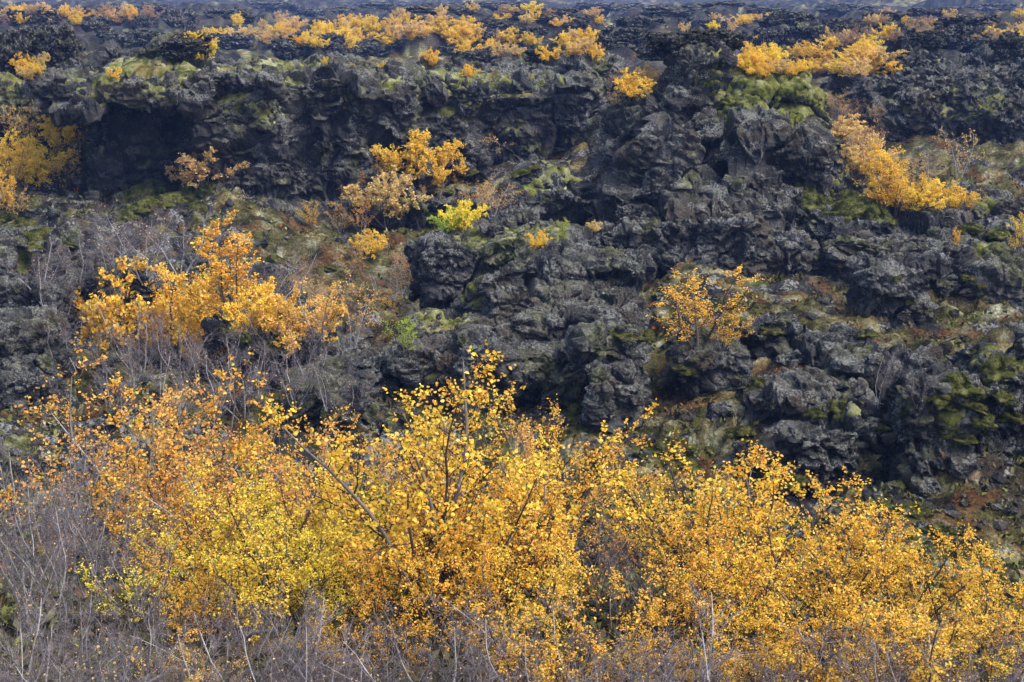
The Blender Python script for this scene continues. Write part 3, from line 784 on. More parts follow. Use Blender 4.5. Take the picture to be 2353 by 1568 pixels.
# round moss cushions
def cushion_mesh(seed):
    n, m = 30, 15
    th = np.linspace(0, 2 * math.pi, n, endpoint=False); ph = np.linspace(0.02, 1.75, m)
    T, Q = np.meshgrid(th, ph)
    v = np.stack([np.sin(Q) * np.cos(T), np.sin(Q) * np.sin(T), np.cos(Q)], -1).reshape(-1, 3)
    f1, f2, cv, _ = worley(v * 1.7 + seed * 3.1, seed)
    r = 1.0 + 0.5 * fbm(v * 1.3 + seed, 3, seed) + 0.30 * (0.45 - f1)
    v = v * r[:, None] * np.array([1, 1, .62])
    i = np.arange(n * m).reshape(m, n); j = np.roll(i, -1, 1)
    f = np.stack([i[:-1], i[1:], j[1:], j[:-1]], -1).reshape(-1, 4)
    rg = np.random.default_rng(seed)
    c = v[f[rg.integers(0, len(f), 1500)]]
    p = c.mean(1) + (c[:, 0] - c[:, 2]) * rg.uniform(-.5, .5, (1500, 1))
    d = p / np.linalg.norm(p, axis=1, keepdims=True) + rg.normal(size=(1500, 3)) * .45
    q = np.cross(d, rg.normal(size=(1500, 3))); q /= np.linalg.norm(q, axis=1, keepdims=True)
    L = rg.uniform(.05, .13, (1500, 1))
    bv = np.stack([p - q * L * .25 - d * L * .2, p + d * L * .6 - q * L * .2, p + d * L, p + d * L * .5 + q * L * .25], 1).reshape(-1, 3)
    return mesh_from('moss_cushion', np.vstack([v, bv]), np.vstack([f, np.arange(6000).reshape(-1, 4) + len(v)]), M_MOSS)
CUSH = [cushion_mesh(k) for k in range(5)]
MOSSES = []
for zone, lst in [
    ('at the dark buttress by the edge', [(2170, 830, 44), (2215, 890, 50), (2235, 935, 40), (2300, 850, 44), (2305, 905, 40), (2180, 935, 30), (2255, 970, 36), (2160, 910, 30), (2330, 960, 34), (2215, 1010, 28)]),
    ('on the broad lava hump', [(2100, 690, 22), (2125, 715, 15), (2160, 730, 14), (2230, 640, 20), (2255, 655, 18), (2060, 640, 16)]),
    ('under the leaning pillar', [(1330, 960, 40), (1360, 990, 36), (1310, 1000, 30), (1550, 1030, 46), (1590, 1060, 40), (1530, 1080, 40), (1480, 940, 34), (1620, 1040, 32)]),
    ('on the near slope', [(1750, 890, 30), (1940, 940, 34), (2020, 980, 40), (1880, 950, 24), (1700, 1000, 34), (1820, 1110, 40), (2080, 1130, 40), (2110, 1180, 34), (2180, 1230, 44), (1440, 770, 40), (1480, 775, 24), (1580, 850, 26), (1990, 770, 18), (1770, 760, 24), (1690, 740, 24)]),
    ('among the leafless birches', [(620, 790, 34), (640, 800, 28), (520, 762, 22), (770, 945, 30), (560, 780, 20), (430, 800, 22), (40, 520, 30), (20, 505, 34), (80, 540, 28), (150, 560, 24), (60, 560, 30)]),
    ('on the hollow floor', [(950, 470, 26), (990, 490, 22), (1010, 440, 26), (1080, 400, 22), (930, 540, 22), (800, 600, 22), (640, 600, 24), (1200, 400, 24), (1230, 385, 20), (760, 620, 22)]),
    ('on the mound in the cave mouth', [(300, 450, 34), (350, 440, 40), (400, 430, 44), (440, 450, 40), (380, 470, 40), (320, 480, 34), (460, 480, 34), (480, 440, 30), (290, 500, 30)]),
    ('beside the crag', [(1880, 470, 34), (1930, 490, 40), (1990, 480, 44), (2020, 500, 36), (1960, 460, 30), (1850, 440, 26), (2230, 530, 30), (2300, 540, 34)])]:
    for px, py, wpx in lst:
        hit = sight(px, py)
        if hit is None:
            continue
        w = wpx / ppm(hit[1])
        o = link('moss_cushion', CUSH[mrg.randrange(5)], None, (hit[0], hit[1] + .3 * w, hit[2] - .12 * w))
        o.scale = (w * mrg.uniform(.8, 1.3), w * mrg.uniform(.8, 1.2), w * mrg.uniform(.6, 1.0))
        o.rotation_euler = (mrg.uniform(0, .45), mrg.uniform(-.2, .2), mrg.uniform(-3, 3))
        MOSSES.append((zone, px, o))
# loose rubble and low heath plants: nobody could count them
def strewn(n, near, far_, seed):
    rg = np.random.default_rng(seed)
    y = near * (far_ / near) ** rg.uniform(0, 1, n)
    x = rg.uniform(-1, 1, n) * (0.40 * y + 1.2)
    return x, y, rg
x, y, rg = strewn(5200, 17, 62, 5)
z = ground_full(x, y, False)
keep = perlin(np.stack([x, y, 0 * x], 1) * .35, 3) > -.08 + .35 * ss(0, 5, x) * ss(17, 22, y) * (1 - ss(33, 38, y)) + .6 * np.exp(-((x + 2.5) / 3.4) ** 2 - ((y - 40) / 7) ** 2) + .9 * np.exp(-((x - 12.6) / 3.2) ** 2 - ((y - 50) / 13) ** 2)
x, y, z = x[keep], y[keep], z[keep]
n = len(x)
oct_v = np.array([[1, 0, 0], [0, 1, 0], [-1, 0, 0], [0, -1, 0], [.6, .6, .55], [-.6, .6, .5], [-.6, -.6, .55], [.6, -.6, .6], [0, 0, .95]], float)
oct_f = np.array([[0, 1, 4, 7], [1, 2, 5, 4], [2, 3, 6, 5], [3, 0, 7, 6], [4, 5, 6, 8], [4, 8, 6, 7]])
sz = 0.04 + 0.13 * rg.uniform(0, 1, n) ** 2.5
rv = oct_v[None] * rg.uniform(.6, 1.25, (n, 9, 3)) * sz[:, None, None]
an = rg.uniform(0, 6.28, n); ca, sa = np.cos(an)[:, None], np.sin(an)[:, None]
rv = np.stack([rv[..., 0] * ca - rv[..., 1] * sa, rv[..., 0] * sa + rv[..., 1] * ca, rv[..., 2]], -1) + np.stack([x, y, z - .01], 1)[:, None]
rv = rv.reshape(-1, 3)
rf = (np.arange(n)[:, None, None] * 9 + oct_f[None]).reshape(-1, 4)
tag(link('rubble', mesh_from('rubble', rv, rf, M_ROCK, False, {'cover': rock_cover(rv, np.full(len(rv), .4), -.05, 1.0, 9)})), 'loose dark lava rubble strewn over the ground', None, None, 'stuff')
def mat_heath():
    m, t, out, add, ln = nodes('heath_plants')
    at = add('Attribute', attribute_name='cover')
    ge = add('NewGeometry')
    hs = add('HueSaturation'); ln(at.outputs['Color'], hs.inputs['Color'])
    ln(math2(add, ln, 'ADD', math2(add, ln, 'MULTIPLY', ge.outputs['Random Per Island'], 0.9), 0.55), hs.inputs['Value'])
    finish(add, ln, out, hs.outputs[0], None, 0.8, 0.2)
    return m
x, y, rg = strewn(19000, 7.5, 46, 8)
px_ = np.stack([x, y, 0 * x], 1)
keep = (perlin(px_ * .3, 13) + .5 * perlin(px_ * 1.1, 14) > -.18) | (y < 17)
x, y = x[keep], y[keep]
px_ = np.stack([x, y, 0 * x], 1)
tone = fbm(px_ * .55, 3, 19) + .25 * rg.normal(size=len(x))
hc = cramp(tone, [(-.7, (.10, .045, .018)), (-.4, (.085, .065, .028)), (-.15, (.050, .050, .014)), (.1, (.075, .085, .016)), (.35, (.11, .115, .03)), (.55, (.20, .19, .10)), (.8, (.24, .07, .03))])
per = 5
z = ground_full(x, y, False)
p = np.repeat(np.stack([x, y, z - .01], 1), per, 0)
n = len(p)
d_ = rg.normal(size=(n, 3)) * np.array([1, 1, .25]); d_[:, 2] = np.abs(d_[:, 2]) + .55
d_ /= np.linalg.norm(d_, axis=1, keepdims=True)
sd_ = np.cross(d_, rg.normal(size=(n, 3))); sd_ /= np.linalg.norm(sd_, axis=1, keepdims=True)
L = (rg.uniform(.05, .15, n) * np.interp(p[:, 1], [8, 46], [.9, 1.5]))[:, None]
p = p + rg.normal(size=(n, 3)) * np.array([.05, .05, .01])
tv = np.stack([p - sd_ * L * .10, p + d_ * L * .55 - sd_ * L * .2, p + d_ * L, p + d_ * L * .55 + sd_ * L * .2], 1).reshape(-1, 3)
tf = np.arange(n * 4).reshape(-1, 4)
tag(link('heath_plants', mesh_from('heath_plants', tv, tf, mat_heath(), False, {'cover': np.concatenate([np.repeat(np.repeat(hc, per, 0), 4, 0), np.ones((n * 4, 1))], 1)})), 'low heath, moss sprigs and dry grass on the ground', None, None, 'stuff')
print('ground cover', round(time.time() - T0, 1))

# ------------------------------------------------------------------ birches: stems, branches and leaves
def tube(path, rad, sides):
    path = np.asarray(path); n = len(path)
    t = np.gradient(path, axis=0); t /= np.linalg.norm(t, axis=1, keepdims=True) + 1e-9
    ref = np.where(np.abs(t[:, 2:3]) > 0.9, np.array([[1.0, 0, 0]]), np.array([[0, 0, 1.0]]))
    u = np.cross(t, ref); u /= np.linalg.norm(u, axis=1, keepdims=True) + 1e-9
    w = np.cross(t, u)
    a = np.arange(sides) * 2 * math.pi / sides
    v = path[:, None] + np.asarray(rad)[:, None, None] * (u[:, None] * np.cos(a)[None, :, None] + w[:, None] * np.sin(a)[None, :, None])
    i = np.arange(n * sides).reshape(n, sides)
    j = np.roll(i, -1, 1)
    f = np.stack([i[:-1], j[:-1], j[1:], i[1:]], -1).reshape(-1, 4)
    return v.reshape(-1, 3), f
def join(parts):
    vs_, fs_, o = [], [], 0
    for v, f in parts:
        vs_.append(v); fs_.append(f + o); o += len(v)
    return np.vstack(vs_), np.vstack(fs_)
def leaf_mesh(p, a, size, rg):
    n = len(p)
    a = a / (np.linalg.norm(a, axis=1, keepdims=True) + 1e-9)
    r = rg.normal(size=(n, 3)); b = np.cross(a, r); b /= np.linalg.norm(b, axis=1, keepdims=True) + 1e-9
    c = np.cross(a, b)
    L = (size * rg.uniform(0.65, 1.25, n))[:, None]; Wd = L * rg.uniform(0.75, 1.0, n)[:, None]
    cup = L * rg.uniform(-0.05, 0.22, n)[:, None]
    q = p + a * L * 0.15
    v = np.stack([q, q + a * L * .30 + b * Wd * .46 + c * cup, q + a * L * .72 + b * Wd * .34 + c * cup * .7, q + a * L - c * cup * .4,
                  q + a * L * .72 - b * Wd * .34 + c * cup * .7, q + a * L * .30 - b * Wd * .46 + c * cup], 1)
    i = np.arange(n)[:, None] * 6
    f = np.concatenate([i + np.array([[0, 1, 2, 3]]), i + np.array([[0, 3, 4, 5]])])
    return v.reshape(-1, 3), f
def bend(p0, d, length, n, rg, wob, lift):
    pts = [np.array(p0, float)]
    d = np.array(d, float); d /= np.linalg.norm(d)
    for _ in range(n):
        d = d + rg.normal(size=3) * wob + np.array([0, 0, lift])
        d /= np.linalg.norm(d)
        pts.append(pts[-1] + d * length / n)
    return np.array(pts), d
def shrub(seed, height=2.6, stems=4, spread=0.4, branches=11, twigs=7, per=9, leaf=0.042, low=0.25, grey=False, r0=0.022, keep=1.0, dome=False, tw=0.0022):
    rg = np.random.default_rng(seed)
    trunk, fine, lp, la = [], [], [], []
    for s in range(stems):
        az = 2 * math.pi * (s + rg.uniform(-.3, .3)) / stems
        ln_ = rg.uniform(0.1, 1.0) * spread
        d = np.array([math.cos(az) * ln_, math.sin(az) * ln_, 1.0])
        L = height * rg.uniform(0.75, 1.0) * (1.0 - (0.35 * ln_ if dome else 0.15 * ln_))
        path, _ = bend([math.cos(az) * .06, math.sin(az) * .06, -0.15], d, L + .15, 9, rg, 0.10, 0.015 if not dome else -0.01)
        rr = r0 * rg.uniform(0.7, 1.2)
        trunk.append(tube(path, np.linspace(rr, rr * 0.22, 10), 5))
        for b in range(branches):
            t = low + (1 - low) * (b + rg.uniform(0, 1)) / branches
            k = min(int(t * 9), 8); fr = t * 9 - k
            p0 = path[k] * (1 - fr) + path[k + 1] * fr
            ax = path[k + 1] - path[k]; ax /= np.linalg.norm(ax)
            side = rg.normal(size=3); side -= ax * side.dot(ax); side /= np.linalg.norm(side)
            bl = height * rg.uniform(0.16, 0.36) * (1.15 - 0.75 * t)
            bp, bd = bend(p0, ax * 0.75 + side * 0.9, bl, 5, rg, 0.14, 0.05)
            br = rr * (1 - 0.75 * t) * 0.5
            fine.append(tube(bp, np.linspace(br, br * 0.4, 6), 3))
            for w in range(twigs):
                tt = rg.uniform(0.15, 1.0)
                k2 = min(int(tt * 5), 4); f2 = tt * 5 - k2
                q0 = bp[k2] * (1 - f2) + bp[k2 + 1] * f2
                sd = rg.normal(size=3)
                tl = height * rg.uniform(0.05, 0.115)
                tp, td = bend(q0, bd * 0.8 + sd * 0.6 + np.array([0, 0, 0.25]), tl, 3, rg, 0.16, 0.03)
                fine.append(tube(tp, np.linspace(max(br * 0.45, tw), 0.0014, 4), 3))
                if rg.uniform() < keep:
                    m = rg.poisson(per)
                    if m:
                        u = rg.uniform(0.1, 1.0, m) * 3
                        ki = np.minimum(u.astype(int), 2); fu = (u - ki)[:, None]
                        lp.append(tp[ki] * (1 - fu) + tp[ki + 1] * fu + rg.normal(size=(m, 3)) * 0.012)
                        la.append(rg.normal(size=(m, 3)) + td * 0.5 + np.array([0, 0, -0.35]))
    out = {'trunk': mesh_from('birch_trunk', *join(trunk), M_GREY if grey else M_BARK), 'branches': mesh_from('birch_branches', *join(fine), M_GREYT if grey else M_TWIG)}
    if lp:
        v, f = leaf_mesh(np.vstack(lp), np.vstack(la), leaf, rg)
        out['crown'] = mesh_from('birch_crown', v, f, M_LEAF, False)
    vz = np.vstack([v_ for v_, _ in fine])[:, 2]
    out['h'] = float(np.sort(vz)[-max(len(vz) // 400, 3)])
    return out
KIND = {
    'birch': [shrub(200 + k, 2.6, 4 + k % 2, 0.42, 13, 8, 9, 0.037, low=0.16, r0=0.032, keep=0.85) for k in range(6)],
    'fine': [shrub(220 + k, 2.6, 5, 0.5, 12, 8, 8, 0.034, low=0.25, keep=0.78, grey=k == 2) for k in range(3)],
    'tall': [shrub(240 + k, 2.8, 3, 0.16, 17, 7, 10, 0.052, low=0.15) for k in range(2)],
    'dome': [shrub(260 + k, 1.7, 9, 0.95, 10, 7, 12, 0.05, low=0.18, dome=True, r0=.016) for k in range(4)],
    'sparse': [shrub(280 + k, 2.4, 3, 0.5, 11, 7, 4.5, 0.044, grey=True, keep=0.6) for k in range(3)],
    'bare': [shrub(300 + k, 2.5, 4 + k % 3, 0.6, 13, 11, 0.08, 0.036, grey=True, r0=0.020, tw=0.0032) for k in range(5)],
}
print('shrub kinds', round(time.time() - T0, 1))
GOLD, ORANGE, YELLOW = (0.90, 0.555, 0.058), (0.80, 0.45, 0.090), (0.88, 0.65, 0.055)
TAN, BROWN, GREEN, AMBER = (0.74, 0.48, 0.170), (0.44, 0.27, 0.140), (0.48, 0.55, 0.060), (0.86, 0.49, 0.055)
CNAME = {GOLD: 'golden', ORANGE: 'orange', YELLOW: 'yellow', TAN: 'tan', BROWN: 'brown', GREEN: 'yellow-green', AMBER: 'amber', None: 'leafless grey'}
PLANTS = []
prg = random.Random(5)
def plant(zone, kind, px, top, base=None, d=None, col=GOLD, wf=1.0, label=None, sink=0.03):
    """one birch: PX and TOP give where its tip shows; BASE (the row of its foot) or D (metres forward) where it stands"""
    if d is None:
        hit = sight(px, base)
        if hit is None:
            return
        x, y, z = hit
    else:
        x, y, _ = P(px, top, d)
        z = drop_to(x, y)
    r = ray(px, top)
    zt = CAM[2] + r[2] * (y / r[1])
    hgt = max(zt - z, 0.25)
    V = KIND[kind][prg.randrange(len(KIND[kind]))]
    s = hgt / V['h']
    root = empty('bare_birch' if col is None else 'birch_bush' if kind == 'dome' else 'birch_tree', (x, y, z - sink))
    root.scale = (s * wf, s * wf, s)
    root.rotation_euler = (prg.uniform(-.08, .08), prg.uniform(-.08, .08), prg.uniform(0, 6.28))
    for k in ('trunk', 'branches', 'crown'):
        if k in V:
            o = link(k, V[k], trunk_ if k == 'branches' else root)
            if k == 'trunk':
                trunk_ = o
            if k == 'crown':
                c = col or TAN
                j = [prg.uniform(0.9, 1.1), prg.uniform(0.93, 1.06)]
                if kind == 'dome':
                    c = (c[0], c[1] * 1.12, c[2] * 1.3)
                o.color = (min(c[0] * j[0], 0.9), c[1] * j[0] * j[1], c[2] * j[0], 1)
    PLANTS.append((root, zone, col, px, label, hgt))
# -- the thicket at the bottom of the view
T0_ = 'lowest row of the thicket'
T1, T2, T3, T4 = 'front row of the thicket', 'middle row of the thicket', 'back row of the thicket', 'orange thicket below the leafless slope'
for a in [(1650, 1010, 11.2, GOLD), (1770, 1050, 11.4, GOLD), (1850, 1120, 10.6, GOLD), (1985, 1110, 10.4, GOLD), (2090, 1180, 10.4, GOLD), (1560, 1090, 11.6, GOLD), 
          (990, 850, 11.0, GOLD), (1060, 930, 11.2, GOLD), (1200, 1000, 11.4, GOLD), (1270, 1040, 11.0, GOLD), (880, 1040, 12.0, AMBER), (800, 1090, 11.8, YELLOW), (700, 1080, 12.2, YELLOW), (590, 1090, 12.0, YELLOW), (480, 1110, 12.0, YELLOW), (400, 1170, 11.8, AMBER), (2220, 1230, 10.2, GOLD), (1130, 1060, 11.0, GOLD)]:
    plant(T2, 'birch', a[0], a[1], d=a[2], col=a[3], wf=prg.uniform(1.05, 1.3))
for a in [(1700, 1200, 9.8, GOLD), (1930, 1200, 9.6, GOLD), (2330, 1290, 9.4, GOLD), (1120, 1180, 9.9, GOLD), (620, 1200, 10.6, YELLOW), (740, 1190, 10.4, YELLOW), (860, 1200, 10.2, AMBER), (1000, 1220, 9.8, AMBER), (1250, 1240, 9.6, GOLD), (1560, 1260, 9.5, GOLD), (1820, 1300, 9.2, GOLD), (2060, 1290, 9.3, GOLD), (2180, 1360, 9.0, GOLD), (520, 1250, 10.4, AMBER), (430, 1300, 10.0, AMBER), (460, 1450, 8.6, TAN), (380, 1490, 8.5, TAN), (1700, 1400, 8.9, GOLD), (1980, 1420, 8.8, GOLD), (900, 1370, 9.2, AMBER), (750, 1400, 9.2, AMBER), (1150, 1400, 9.0, AMBER)]:
    plant(T1, 'birch', a[0], a[1], d=a[2], col=a[3], wf=prg.uniform(1.0, 1.3))
for a in [(180, 850, 15.4), (400, 815, 15.9), (345, 890, 15.4), (540, 900, 15.9), (620, 920, 16.3), (700, 970, 16.3), (1215, 855, 17.2), (1260, 930, 16.5), (1390, 1040, 15.6), (470, 990, 14.8), (780, 1010, 15.4), (570, 990, 14.6), (650, 1010, 14.4), (860, 1030, 15.0), (1140, 960, 16.0)]:
    plant(T4 if a[0] < 900 else T3, 'fine', a[0], a[1], d=a[2], col=ORANGE if prg.random() < .6 else AMBER, wf=prg.uniform(.85, 1.15))
for a in [(40, 960, 14.0), (110, 1010, 13.4), (30, 1120, 12), (100, 1150, 11.6), (170, 1080, 12.6), (240, 1130, 12.2), (60, 1250, 10.4), (140, 1260, 10.4), (220, 1250, 10.6), (300, 1240, 10.6), (20, 1330, 9.6), (100, 1370, 9.4), (190, 1360, 9.4), (270, 1350, 9.6), (360, 1330, 9.8), (330, 1420, 9.0), (200, 1450, 8.7), (60, 1460, 8.6),
          (560, 1330, 9.4), (650, 1370, 9.1), (700, 1450, 8.7), (800, 1440, 8.8), (900, 1460, 8.6), (1000, 1430, 8.7), (1090, 1440, 8.7), (1180, 1450, 8.6), (1290, 1430, 8.7), (1400, 1450, 8.6), (1540, 1460, 8.6), (1640, 1470, 8.5), (1820, 1470, 8.5), (2110, 1450, 8.6), (2240, 1430, 8.7), (2330, 1420, 8.7), (1380, 1180, 11.5), (1450, 1200, 11.4), (1500, 1160, 11.8), (1420, 1260, 10.6), (1520, 1280, 10.4), (300, 1090, 12.6), (330, 1180, 11.4), (600, 1490, 8.4), (1900, 1480, 8.4)]:
    plant('stem row along the thicket bottom', 'bare', a[0], a[1], d=a[2], col=None, wf=prg.uniform(.9, 1.2))
for k in range(13):
    px = 1250 + 1120 * (k + prg.uniform(-.3, .3)) / 13
    plant(T0_, 'birch', px, prg.uniform(1330, 1480), d=prg.uniform(8.3, 8.9), col=prg.choice((GOLD, GOLD, AMBER)), wf=prg.uniform(1.2, 1.6))
for k in range(30):
    px = -20 + 2400 * (k + prg.uniform(-.3, .3)) / 30
    plant('stem row along the thicket bottom', 'bare', px, prg.uniform(1380, 1500), d=prg.uniform(8.1, 8.6), col=None, wf=prg.uniform(1.2, 1.7))
for k in range(22):
    px = 350 + 2000 * (k + prg.uniform(-.4, .4)) / 22
    if 1340 < px < 1570:
        continue
    t_ = np.interp(px, [350, 600, 900, 1000, 1200, 1450, 1650, 1900, 2100, 2353], [1190, 1100, 1070, 980, 1060, 1270, 1090, 1180, 1240, 1340])
    plant(T2, 'birch', px, t_ + prg.uniform(20, 160), d=prg.uniform(10.0, 12.5), col=prg.choice((GOLD, GOLD, AMBER)) if px > 900 else prg.choice((YELLOW, AMBER, YELLOW)), wf=prg.uniform(1.1, 1.4))
# -- leafless birches on the slope
for a in [(180, 530, 660), (330, 470, 640), (410, 490, 640), (250, 560, 700), (320, 690, 860), (420, 720, 880), (520, 740, 900), (600, 770, 920), (680, 790, 930), (760, 830, 950), (300, 770, 900), (380, 800, 930), (560, 830, 960), (640, 860, 970), (180, 740, 860), (150, 620, 720), (720, 720, 800), (100, 560, 690), (620, 560, 720), (270, 480, 620), (450, 760, 890), (550, 720, 860), (350, 730, 850), (800, 860, 960), (700, 740, 860), (620, 690, 800), (120, 700, 810), (500, 820, 960), (420, 860, 980), (260, 830, 950)]:
    plant('tangle on the slope below the cliff', 'bare', a[0], a[1], base=a[2], col=None, wf=prg.uniform(1.1, 1.5))
# -- single birches in the middle ground
MID = 'middle ground'
for k, px, top, base, col, wf, lab in [
    ('tall', 540, 495, 750, AMBER, 1.15, 'tall narrow amber birch rising above the leafless slope'),
    ('dome', 280, 595, -29.2, AMBER, .72, 'wide amber birch leaning over the knobbly lava hump'),
    ('birch', 395, 610, -28.6, AMBER, 1.1, 'amber birch with a dark forked stem between two wider ones'),
    ('dome', 480, 620, -28.2, AMBER, .6, 'amber birch close beside the tall narrow birch'),
    ('dome', 595, 640, 775, GOLD, .75, 'short golden birch at the foot of the tall narrow birch'),
    ('sparse', 740, 620, 800, ORANGE, 1.1, 'thin orange birch with a pale straight trunk in the hollow'),
    ('fine', 690, 700, 800, ORANGE, 1.0, 'low orange birch beside the pale straight trunk'),
    ('sparse', 810, 650, 800, ORANGE, 1.0, 'reddish half-bare birch beyond the pale straight trunk'),
    ('dome', 470, 325, 425, TAN, .9, 'golden bush at the mouth of the cave under the ledge'),
    ('dome', 960, 295, 415, GOLD, .85, 'brightest golden bush in the hollow below the cliff'),
    ('dome', 1010, 330, 425, GOLD, .8, 'golden bush joined to the brightest one in the hollow'),
    ('dome', 890, 385, 510, TAN, .85, 'pale golden rounded bush below the brightest golden bush'),
    ('dome', 900, 340, 400, GOLD, .8, 'small golden bush against the cliff foot'),
    ('fine', 830, 440, 540, ORANGE, 1.0, 'dull orange bush left of the pale rounded bush'),
    ('birch', 715, 460, 525, GOLD, .9, 'small golden sapling at the cliff corner'),
    ('dome', 845, 525, 585, GOLD, .8, 'tiny bright golden bush on the hollow floor'),
    ('dome', 1065, 455, 530, YELLOW, .8, 'yellow bush beside the rocks of the crag foot'),
    ('dome', 1030, 480, 530, GREEN, .8, 'yellow-green bush beside the crag foot'),
    ('fine', 1130, 415, 500, TAN, 1.0, 'pale tan bush behind the crag foot rocks'),
    ('sparse', 1145, 250, 350, TAN, 1.1, 'half-bare brown birch in front of the small cave'),
    ('tall', 1328, 245, 320, TAN, .7, 'thin golden sapling in the gap at the cliff end'),
    ('dome', 1235, 527, 568, GOLD, .7, 'tiny golden bush on top of the undercut block'),
    ('tall', 1290, 495, 556, GREEN, .9, 'slender green sapling above the undercut block'),
    ('dome', 1365, 503, 532, TAN, .9, 'small tan tuft above the undercut block'),
    ('birch', 1600, 600, 790, AMBER, 1.5, 'lone orange birch with wide branches on the bouldery slope'),
    ('birch', 1660, 700, 800, AMBER, 1.2, 'low amber birch under the lone orange one'),
    ('sparse', 2200, 290, 420, TAN, 1.0, 'tan birch with a pale trunk in front of the lava wall'),
    ('tall', 2035, 320, 480, GOLD, 1.2, 'upright golden birch in the hollow beside the crag'),
    ('birch', 2060, 380, 490, GOLD, 1.0, 'golden birch in the middle of the hollow'),
    ('birch', 2110, 390, 490, GOLD, 1.0, 'golden birch behind the rounded boulder'),
    ('fine', 2170, 410, 480, GOLD, 1.0, 'fine-leaved golden birch behind the rounded boulder'),
    ('fine', 2240, 430, 490, TAN, 1.0, 'tan birch at the end of the hollow thicket'),
    ('fine', 1990, 270, 370, TAN, .9, 'faded tan birch at the back of the hollow'),
    ('bare', 2130, 330, 420, None, 1.0, 'leafless birch between the tan birch and the golden ones'),
    ('fine', 1960, 225, 300, BROWN, 1.0, 'brown fading bush behind the crag shoulder'),
    ('birch', 2345, 470, 580, GOLD, 1.0, 'golden birch cut by the edge of the view'),
    ('dome', 1450, 160, 228, GOLD, .85, 'round golden bush on the saddle between cliff and crag'),
    ('dome', 1485, 145, 195, TAN, .8, 'smaller tan bush behind the round one on the saddle'),
    ('birch', 930, 715, 810, GREEN, 1.1, 'yellow-green birch in front of the undercut block'),
    ('sparse', 1830, 290, 415, GREEN, .5, 'wispy green sapling against the crag wall'),
    ('tall', 2200, 520, 565, GOLD, .8, 'tiny golden sapling on the ridge below the rounded boulder'),
    ('bare', 2020, 790, 930, None, .9, 'leafless sapling in front of the hunched boulder'),
    ('bare', 2110, 840, 930, None, .9, 'twiggy sapling beside the hunched boulder'),
    ('fine', 1520, 815, 870, ORANGE, 1.0, 'small orange sprig between the leaning pillar and the lone birch'),
    ('tall', 130, 185, 350, GOLD, 1.0, 'tall golden birch against the ledge at the edge of the cliff'),
    ('birch', 60, 235, 350, TAN, 1.0, 'tan birch beside the tall golden one at the edge'),
    ('birch', 110, 290, 400, GOLD, 1.1, 'golden birch below the tall one at the edge'),
    ('birch', 180, 245, 340, GOLD, .9, 'golden birch touching the cave corner of the cliff'),
    ('birch', 30, 320, 420, GOLD, 1.1, 'golden birch low at the edge under the tall one'),
    ('tall', 12, 395, 480, GOLD, 1.0, 'narrow golden sapling low at the edge of the view'),
    ('fine', 40, 430, 500, TAN, 1.0, 'dull tan bush lowest at the edge of the view'),
    ('bare', 920, 600, 680, None, 1.3, 'grey leafless bush beside the undercut block'),
    ('bare', 870, 620, 680, None, 1.3, 'grey leafless bush across the path from the undercut block'),
    ('fine', 930, 570, 640, TAN, 1.2, 'tan half-bare bush above the grey leafless bush'),
    ('fine', 1420, 200, 245, TAN, 1.2, 'tan bush low on the saddle beside the round golden one'),
    ('fine', 1400, 160, 205, BROWN, 1.2, 'brown bush at the cliff end of the saddle'),
    ('fine', 1340, 270, 320, TAN, 1.2, 'tan brush filling the gap at the cliff end'),
    ('fine', 1940, 200, 250, TAN, 1.3, 'tan bush at the top of the gully'),
    ('fine', 1975, 225, 280, BROWN, 1.3, 'brown bush beside the tan one in the gully'),
    ('dome', 1930, 260, 320, TAN, 1.0, 'rounded tan bush tight against the crag wall'),
    ('dome', 2130, 410, 480, GOLD, .9, 'golden bush spreading in the middle of the hollow floor'),
    ('dome', 2195, 420, 480, GOLD, .9, 'golden bush before the tan pale-trunked birch'),
    ('dome', 2040, 400, 470, GOLD, .8, 'golden bush under the upright birch in the hollow'),
    ('dome', 1990, 300, 390, TAN, .8, 'tan bush midway up the gully'),
    ('dome', 20, 300, 380, GOLD, .8, 'golden bush cut by the edge beside the tan birch'),
    ('dome', 150, 260, 340, GOLD, .7, 'golden bush tight under the ledge'),
    ('dome', 1000, 355, 430, GOLD, .7, 'lowest golden bush of the bright group below the cliff'),
    ('dome', 700, 660, 790, ORANGE, .8, 'orange bush between the tall birch and the pale trunk'),
    ('dome', 1965, 330, 400, TAN, .9, 'tan bush against the crag side of the hollow'),
    ('birch', 2010, 350, 450, GOLD, 1.0, 'golden birch nearest the crag in the hollow'),
    ('fine', 2090, 350, 440, TAN, 1.0, 'tan half-bare bush at the back of the golden hollow'),
    ('birch', 2085, 430, 500, GOLD, 1.1, 'low golden birch at the front of the hollow'),
    ('fine', 1945, 290, 350, TAN, 1.2, 'tan bush low in the gully beside the crag'),
    ('dome', 85, 330, 430, GOLD, 1.0, 'golden bush under the tall birch at the edge'),
    ('fine', 150, 330, 430, TAN, 1.0, 'tan bush in front of the cave corner'),
]:
    plant(MID, k, px, top, base=base if base > 0 else None, d=-base if base < 0 else None, col=col, wf=wf * (1.4 if k == 'dome' else 1.15), label=lab)
